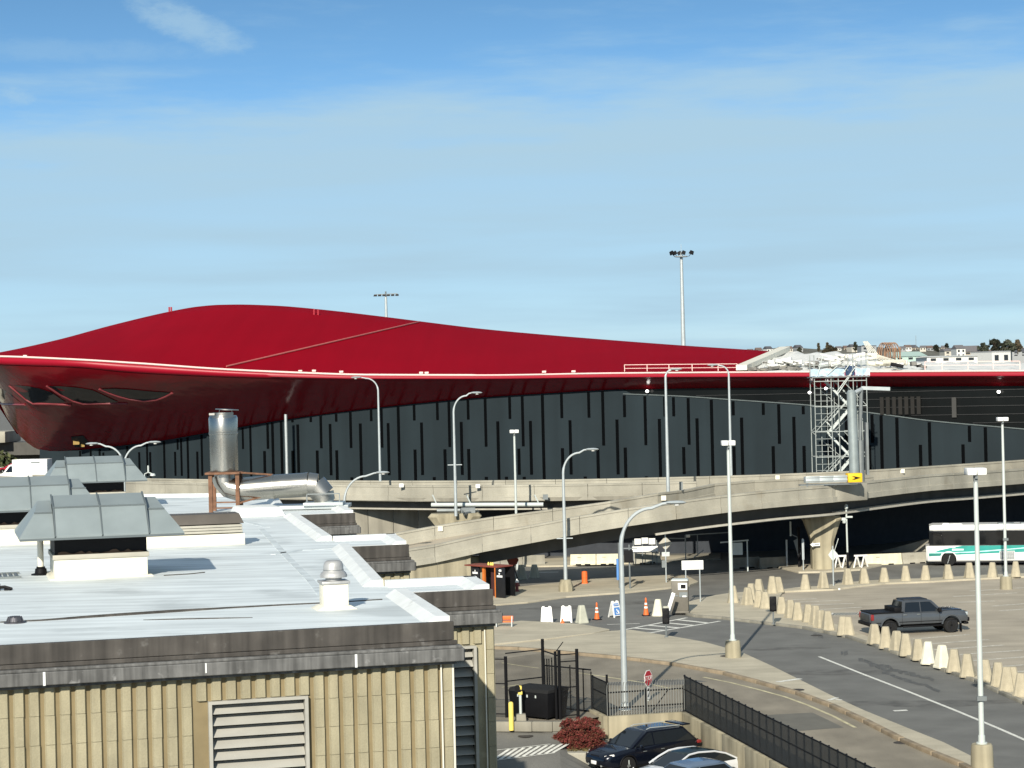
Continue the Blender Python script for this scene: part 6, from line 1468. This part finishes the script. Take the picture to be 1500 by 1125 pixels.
# ---- dark SUV, nose to the left
SA = R(180 + 33); H5 = LOT + .006
pf_, zz_ = G(909, 1117, LOT + .36), 0
sv_d = Vector((math.cos(SA), math.sin(SA), 0)); sv_n = Vector((-sv_d.y, sv_d.x, 0))
def car(name, label, loc, az, col, stat, hs, wheels, r, glass=GL, rim=None, rails=False, roofm=None, metal=.3, cat='car', sp=5):
    t = thing(name, label, cat, loc, az); pm = paint(name + '_paint', col, metal, .22)
    o = shell(stat, pm, t); cut_arches(o, wheels, r + .055, r, 1.3); wm = max(s[3] for s in stat)
    house(t, *hs, pm, glass, .05, (.02,), roofm=roofm or pm)
    for s in (-1, 1):
        for x in wheels:
            b = MB(); b.tube([(x + (r+.06)*math.cos(R(a)), s*(wm - .012), r + (r+.06)*math.sin(R(a))) for a in range(5, 178, 11)], .028, 5); b.build('arch_trim', K['black'] if cat == 'suv' else pm, t)
            wheel(t, x, s*(wm - .125), r, .24, rim or K['steel_pale'], sp)
        boxpart('mirror', pm, t, [((hs[3] - .42, s*(wm + .09), hs[4] + .06),(.13,.2,.14))], .04)
        x1 = stat[-1][0]; x0 = stat[0][0]
        b = MB(); b.plate([(x1-.10, s*(wm*.62), .72),(x1-.42, s*(wm*.90), .80),(x1-.40, s*(wm*.88), .87),(x1-.12, s*(wm*.60), .80)], (1,s*.9,.3), .03); b.build('headlight', K['white'], t)
        boxpart('tail_light', M('car_tail_red', (.22,.02,.02), .3, coat=.5), t, [((x0 + .12, s*(wm - .22), .93),(.2,.34,.13))], .03)
        boxpart('door_handle', K['steel_dark'], t, [((-.35,s*(wm - .005),.86),(.18,.025,.03)),((.55,s*(wm - .005),.85),(.18,.025,.03))], .006)
        b = MB()
        for x in (-.95, .02, 1.0): b.beam((x, s*wm, .36), (x, s*(wm - .02), .96), .01, .006)
        b.build('door_seam', K['black'], t); 
        b = MB(); b.beam((-1.0,s*(wm - .035),.30),(1.0,s*(wm - .035),.30),.03,.09); b.build('sill_trim', K['black'] if cat == 'suv' else pm, t)
        if rails:
            b = MB(); b.tube([(hs[1] + .1, s*(hs[7] - .12), hs[5] + .02),(0, s*(hs[7] - .12), hs[5] + .07),(hs[2] - .1, s*(hs[7] - .12), hs[5] + .02)], .018, 6); b.build('roof_rail', K['steel'], t)
    b = MB(); b.plate([(x1 - .02,.34,.40),(x1 - .02,-.34,.40),(x1 - .10,-.26,.78),(x1 - .10,.26,.78)], (1,0,.1), .05); b.build('grille', K['black'], t)
    boxpart('number_plate', K['white'], t, [((x1 + .02,0,.5),(.03,.34,.14))], .004); boxpart('chrome_trim', K['steel'], t, [((x1 - .06,.42,.5),(.08,.03,.3)),((x1 - .06,-.42,.5),(.08,.03,.3))], .008)
    b = MB(); b.box((0,0,.30),(x1 - x0 - 1.0,1.4,.18)); b.build('underbody', K['black'], t)
    return t
suv_st = [(-2.40,.55,.92,.68),(-2.34,.42,1.02,.80),(-2.0,.34,1.10,.90),(-1.3,.26,1.10,.94),(-.2,.24,1.06,.945),(.8,.24,1.03,.945),(1.2,.24,1.02,.94),(1.75,.28,.97,.91),(2.1,.30,.89,.84),(2.33,.36,.78,.74),(2.42,.45,.66,.60)]
ctr = Vector((pf_.x, pf_.y, 0)) - sv_d * 1.40 + sv_n * -.80
ctr = Vector((pf_.x, pf_.y, 0)) - sv_d * 1.40 - (sv_n * .80 if sv_n.y < 0 else -sv_n * .80)
sv = car('dark_suv', 'dark navy suv parked against the retaining wall beside the red bush', (ctr.x + .20, ctr.y - .7, H5), SA, (.004,.006,.013), suv_st, (-2.22, -1.62, .28, 1.22, 1.02, 1.62, .86, .66), (-1.42, 1.38), .36, rails=True, cat='suv')
boxpart('spoiler', bpy.data.materials['dark_suv_paint'], sv, [((-1.82,0,1.64),(.42,1.2,.06))], .025)
sed_st = [(-2.38,.50,.85,.66),(-2.30,.36,.94,.80),(-1.9,.28,.97,.88),(-1.2,.22,.95,.91),(0,.2,.92,.915),(.9,.2,.90,.91),(1.3,.2,.88,.90),(1.8,.24,.82,.87),(2.15,.28,.74,.80),(2.36,.34,.62,.68),(2.42,.42,.54,.56)]
roofd = M('dark_glass_roof', (.012,.02,.018), .08, var=.03)
q = G(1003, 1101, LOT + 1.42); sd = car('white_car', 'white car with dark glass roof in front of the dark suv', (q.x + .15, q.y + .35, H5), SA, (.62,.64,.66), sed_st, (-1.95, -1.0, .35, 1.30, .90, 1.40, .80, .60), (-1.40, 1.40), .34, metal=.1, roofm=roofd)
b = MB()
for s in (-1, 1): b.tube([(-1.9, s*.795, .95),(-1.3, s*.70, 1.24),(-.8, s*.655, 1.36),(0, s*.64, 1.40),(.45, s*.65, 1.36),(.9, s*.72, 1.17),(1.3, s*.79, .95)], .04, 6)
b.build('roof_arch', bpy.data.materials['white_car_paint'], sd)
q = G(1032, 1113.5, LOT + 1.45); sb_ = car('blue_grey_car', 'blue grey car of which only the roof shows at the bottom edge', (q.x - .65, q.y - .75, H5), SA, (.17,.235,.33), sed_st, (-1.98, -1.2, .40, 1.30, .90, 1.52, .80, .62), (-1.40, 1.40), .34, metal=.5)
# ---- bus, nose to the left
bf = G(1357, 829.5); az = R(180 - 10); d = Vector((math.cos(az), math.sin(az), 0)); n = Vector((-d.y, d.x, 0))
bus = thing('coach_bus', 'white and teal bus cut by the right frame edge under the viaduct', 'bus', bf + d * -6.1 + (n * -1.27 if n.y < 0 else n * 1.27), az)
# local: x forward, near side is y = +1.27 (left side of a bus heading left)
ns = 1 if (Matrix.Rotation(az, 3, 'Z') @ Vector((0,1,0))).y < 0 else -1
wp_ = M('bus_white', (.80,.80,.76), .3, var=.02, coat=.4)
def bsec(x, w, z0, z1): return [(x,-w+.1,z0),(x,-w,z0+.1),(x,-w,z1-.08),(x,-w+.04,z1),(x,w-.04,z1),(x,w,z1-.08),(x,w,z0+.1),(x,w-.1,z0)]
b = MB(); rows = [bsec(-6.0,1.22,.40,1.5), bsec(-5.9,1.27,.34,1.5), bsec(5.6,1.27,.34,1.5), bsec(5.95,1.22,.34,1.5), bsec(6.1,1.05,.40,1.45)]; b.grid(rows, closed=True); b.face(rows[0]); b.face(rows[-1]); o = b.build('body', wp_, bus, smooth=30)
cut_arches(o, (4.45, -3.4), .56, .50, 1.6)
b = MB(); rows = [bsec(-5.95,1.21,1.5,2.62), bsec(5.55,1.23,1.5,2.62), bsec(5.85,1.12,1.5,2.62)]; b.grid(rows, closed=True); b.face(rows[0]); b.face(rows[-1]); b.build('window_band', M('bus_glass', (.006,.007,.008), .08, spec=.6), bus, smooth=20)
b = MB(); rows = [bsec(-6.0,1.22,2.58,3.0), bsec(-5.9,1.27,2.58,3.05), bsec(5.5,1.27,2.58,3.05), bsec(5.8,1.15,2.60,2.98)]; b.grid(rows, closed=True); b.face(rows[0]); b.face(rows[-1]); b.build('roof', wp_, bus, smooth=30)
boxpart('roof_unit', wp_, bus, [((4.6,.2,3.07),(.5,1.0,.12)),((3.9,.2,3.06),(1.0,1.2,.10))], .03); boxpart('roof_vent', K['steel_dark'], bus, [((.2,.3,3.07),(1.2,.9,.10)),((-1.3,.3,3.07),(.9,.9,.12))], .03)
Y = ns * 1.273
def bp(s, z, o=0): return (6.05 - s, Y + ns*o, z)
def strip(name, mat, lo, hi, o): b = MB(); b.plate([bp(s, z, o) for s, z in lo] + [bp(s, z, o) for s, z in hi[::-1]], (0, ns, 0), .004); return b.build(name, mat, bus, smooth=0)
teal = M('bus_teal', (.035,.30,.255), .3, coat=.4); teal_d = M('bus_teal_dark', (.03,.20,.17), .3, coat=.4)
strip('teal_swoosh', teal, [(.5,1.02),(2.4,1.02),(4.5,1.15),(8,1.40),(11.9,1.50)], [(.9,1.18),(1.8,1.38),(2.6,1.50),(6,1.505),(11.9,1.51)], .003)
strip('teal_swoosh', teal_d, [(.15,.74),(1.0,.76)], [(.15,.95),(1.1,.96)], .003); strip('teal_swoosh', teal, [(2.15,.84),(4.5,.92),(7.5,1.02),(11.9,1.06)], [(2.0,.95),(4.5,1.08),(7.5,1.32),(11.9,1.48)], .003)
strip('white_line', M('bus_mint', (.50,.80,.74), .4), [(.15,.96),(3.0,.985),(5.0,1.10),(8,1.345),(11.9,1.46)], [(.15,1.03),(3.0,1.055),(5.0,1.17),(8,1.41),(11.9,1.52)], .008)
strip('bus_lettering', M('bus_lettering_mint', (.62,.86,.80), .4), [(1.85,1.14),(2.7,1.16)], [(1.85,1.30),(2.7,1.28)], .008)
b = MB(); b.box(bp(5.84, .78, .004), (1.1,.012,.62)); b.build('grille_frame', wp_, bus)
b = MB()
for k in range(6): b.box(bp(5.84, .52 + k*.10, .010), (1.05,.012,.06))
for i in range(8): b.box(bp(5.36 + i*.137, .77, .0098), (.05,.012,.56))
b.build('grille', K['steel_dark'], bus, smooth=0)
b = MB(); b.tube([(4.45 + .58*math.cos(R(a)), Y, .50 + .58*math.sin(R(a))) for a in range(0, 181, 12)], .035, 6); b.build('arch_trim', wp_, bus)
for x in (4.45, -3.4):
    for s in (-1, 1): wheel(bus, x, s*1.08, .50, .30, K['steel'], 8)
b = MB(); b.box((0,0,.30),(11,2.2,.2)); b.build('underbody', K['black'], bus)
b = MB(); b.beam(bp(1.15,2.35,.3), bp(1.25,1.75,.3), .12, .18); b.beam(bp(.4,2.5,.1), bp(1.15,2.4,.3), .06); b.build('mirror', K['black'], bus)
boxpart('headlight', K['steel'], bus, [((5.95, ns*.95,.7),(.2,.3,.18))], .04)
# ---- van and car on the viaduct at the far left
q = P(38, 216, 5.27); v = thing('white_van', 'white box van passing on the viaduct at the left frame edge', 'van', q, R(177))
boxpart('box', K['white'], v, [((-.7,0,1.55),(3.6,2.0,1.95))], .04); boxpart('box_marking', K['steel_dark'], v, [((-1.3,1.01,2.2),(.9,.02,.16))], .0)
shell([(.9,.4,1.1,.85),(1.1,.35,1.3,.95),(1.9,.35,1.25,.95),(2.6,.4,1.0,.85),(2.75,.5,.8,.7)], K['white'], v, 'cab'); house(v, .95, 1.0, 1.5, 2.1, 1.2, 2.0, .9, .75, K['white'], GL)
for x in (-1.7, 1.9):
    for s in (-1, 1): wheel(v, x, s*.85, .36, .24, K['steel'], 5)
rc = car('red_car', 'red car behind the white van on the viaduct', P(26, 232, 5.6), R(177), (.35,.01,.02), sed_st, (-1.95, -1.1, .35, 1.30, .90, 1.42, .80, .60), (-1.4, 1.4), .34)
# ================================================================== FAR HILL AND TOWN
rows = []
HT = [(400,6),(900,12),(1000,24),(1080,32),(1130,33.2),(1200,34),(1290,33),(1350,31.4),(1400,30),(1440,30),(1490,30.5),(1600,30.5),(1900,26),(2600,10)]
for j, dd in enumerate((900, 1100, 1250, 1400, 1600, 2100)):
    r_ = []
    for i in range(75):
        u = 400 + i*30; k = (0, .35, .75, 1.0, .8, .0)[j]
        r_.append(P(u, dd, max(-1, ci(HT, u)*k + (1.2*math.sin(i*1.7 + j) + .8*math.sin(i*.63)) * k)))
    rows.append(r_)
b = MB(); b.grid(rows); tag(b.build('hill', M('hill_ground', (.12,.115,.09), .95, var=.3, scale=.02), smooth=60), kind='structure')
RF = [M('roof_grey_far', (.16,.15,.15), .8, var=.1), M('roof_brown_far', (.17,.12,.10), .8, var=.1), M('roof_dark_far', (.09,.09,.10), .8, var=.1)]
WL = [M('wall_cream_far', (.50,.47,.40), .8, var=.06), M('wall_grey_far', (.30,.31,.31), .8, var=.06), M('wall_white_far', (.62,.62,.58), .8, var=.06), M('wall_tan_far', (.36,.31,.24), .8, var=.06), M('wall_mint_far', (.40,.52,.46), .7, var=.05)]
WN = M('window_far', (.03,.035,.04), .2)
def bldg(label, u, d, vb, vt, wpx, wall_m, roof_m, gable=.35, name='house', cat='house', depth=9, rot=0.0, group=None, rows_=2):
    base = D(u, vb, d); w = wpx * d / F; h = (vb - vt) * d / F
    t = thing(name, label, cat, base, rot, group); hw = h * (1 - gable) if gable else h * .9
    b = MB(); b.box((0, depth/2, hw/2 - 8), (w, depth, hw + 16)); b.build('wall', wall_m, t, smooth=0)
    b = MB()
    if gable: b.add([(-w*.53,-.4,hw),(w*.53,-.4,hw),(w*.53,depth+.4,hw),(-w*.53,depth+.4,hw),(-w*.5,depth/2,h),(w*.5,depth/2,h)], [(0,1,5,4),(2,3,4,5),(1,2,5),(3,0,4),(3,2,1,0)])
    else: b.box((0, depth/2, h*.95), (w*1.01, depth*1.02, h*.1))
    b.build('roof', roof_m, t, smooth=0)
    n = max(2, int(w / 3.2))
    for r_ in range(rows_):
        for k in range(n): b = MB(); b.box((-w/2 + w*(k+.5)/n, -.03, hw*(r_ + .5)/rows_), (w/n*.42, .1, hw/rows_*.5)); b.build('window', WN, t, smooth=0)
    return t
bldg('long pale green roofed hall beyond the orange hoops on the skyline', 1334, 700, 528, 514.5, 47, WL[4], WL[4], .55, 'hall', 'building', 25, 0, None, 1)
bldg('long low white building right of the pale green hall', 1395, 650, 530, 520.5, 74, WL[2], WL[2], .2, 'warehouse', 'building', 18, 0, None, 1)
bldg('square white block building at the right end of the skyline', 1467, 760, 532, 514, 32, WL[2], WL[1], 0, 'warehouse', 'building', 14, .35, None, 1)
bldg('beige apartment house with a white gabled stair tower on the skyline', 1393, 980, 524, 510, 18, WL[0], RF[0], .3, 'apartment_house', 'house', 12)
bldg('narrow white gabled house front on the skyline right of the beige apartments', 1408, 960, 524, 505, 13, WL[2], RF[0], .3, 'house', 'house', 12)
bldg('wide house with grey hipped roof below the dark tree clump', 1425, 1000, 524, 506, 28, WL[3], RF[0], .5, 'house', 'house', 14)
bldg('tan house between the white block and grey hipped house', 1446, 1020, 526, 508, 18, WL[0], RF[1], .4, 'house', 'house', 14, .3)
bldg('grey slate house at the very right of the skyline', 1494, 1050, 522, 510, 22, WL[1], RF[2], .4, 'house', 'house', 14, -.2)
bldg('pale concrete block on the skyline left of the orange hoops', 1273, 1150, 519, 506, 22, WL[1], RF[2], .0, 'block', 'building', 14)
for k, (u, v) in enumerate(((1098,517),(1112,516),(1128,515),(1143,514),(1157,514),(1172,513),(1228,513),(1241,513),(1252,512),(1322,513),(1331,512),(1341,513),(1352,512),(1363,513),(1372,514),(1383,512))):
    bldg('tiny house in the hazy town on the far hill', u, 1330 + 12*(k % 4), v + 1, v - 6.0 - (k*7 % 3), 9 + (k*5 % 5), WL[k % 4], RF[k % 3], .45, 'house', 'house', 9, .2*((k % 3) - 1), 'tiny houses on the far hill', 1)
FL = [K['leaf_far'], M('distant_evergreen', (.040,.050,.032), .85, var=.3, scale=.4)]
FB = [M('distant_brown_trees', (.115,.085,.05), .85, var=.3, scale=.4), K['leaf_far']]
for u, vb, vt, w, lab, mm in ((1458,517,496.5,24,'tall dark tree clump on the right skyline, highest of the treetops',FL),(1476,517,499,24,'broad dark tree merging with the tallest treetop on its left',FL),(1491,516,498,14,'thin grey tree at the right frame edge of the skyline',FB),(1440,516,503,18,'low dark tree left of the tallest skyline tree',FL),(1216,519,507,24,'rounded brown tree on the skyline above the white roof',FB),(1253,514,501.5,6,'slim dark tree like a post on the skyline left of the orange hoops',FL),(1199,515,503,4,'thin pale tree on the skyline, left of a matching one',FB),(1212,512,502,4,'thin pale tree on the skyline, right of a matching one',FB),(1387,515,503,6,'pointed dark fir on the skyline above the long white building',FL),(1371,515,505,9,'dark leafy tree left of the pointed fir',FL),(1171,517,509,6,'small dark bush tree above the slanting white board',FL),(1150,517,511,5,'tiny dark tree where the red ridge meets the skyline',FL),(1265,514,506,7,'dark tree right beside the slim post-like tree',FL)):
    dd = 1000 if u > 1430 else 1240; q = D(u, vb, dd); tree(lab, (q.x, q.y, q.z - 1), (vb - vt)*dd/F + 1, w*dd/F, mm, 1500, True, 'trees on the skyline', .62)
q = D(1342, 514, 1300); b = MB(); b.tube([(0,0,0),(0,0,9.5)], .12, 5); o = b.build('antenna_mast', K['steel_dark']); o.location = q; tag(o, 'hair-thin antenna mast on the skyline above the pale green hall', 'antenna')
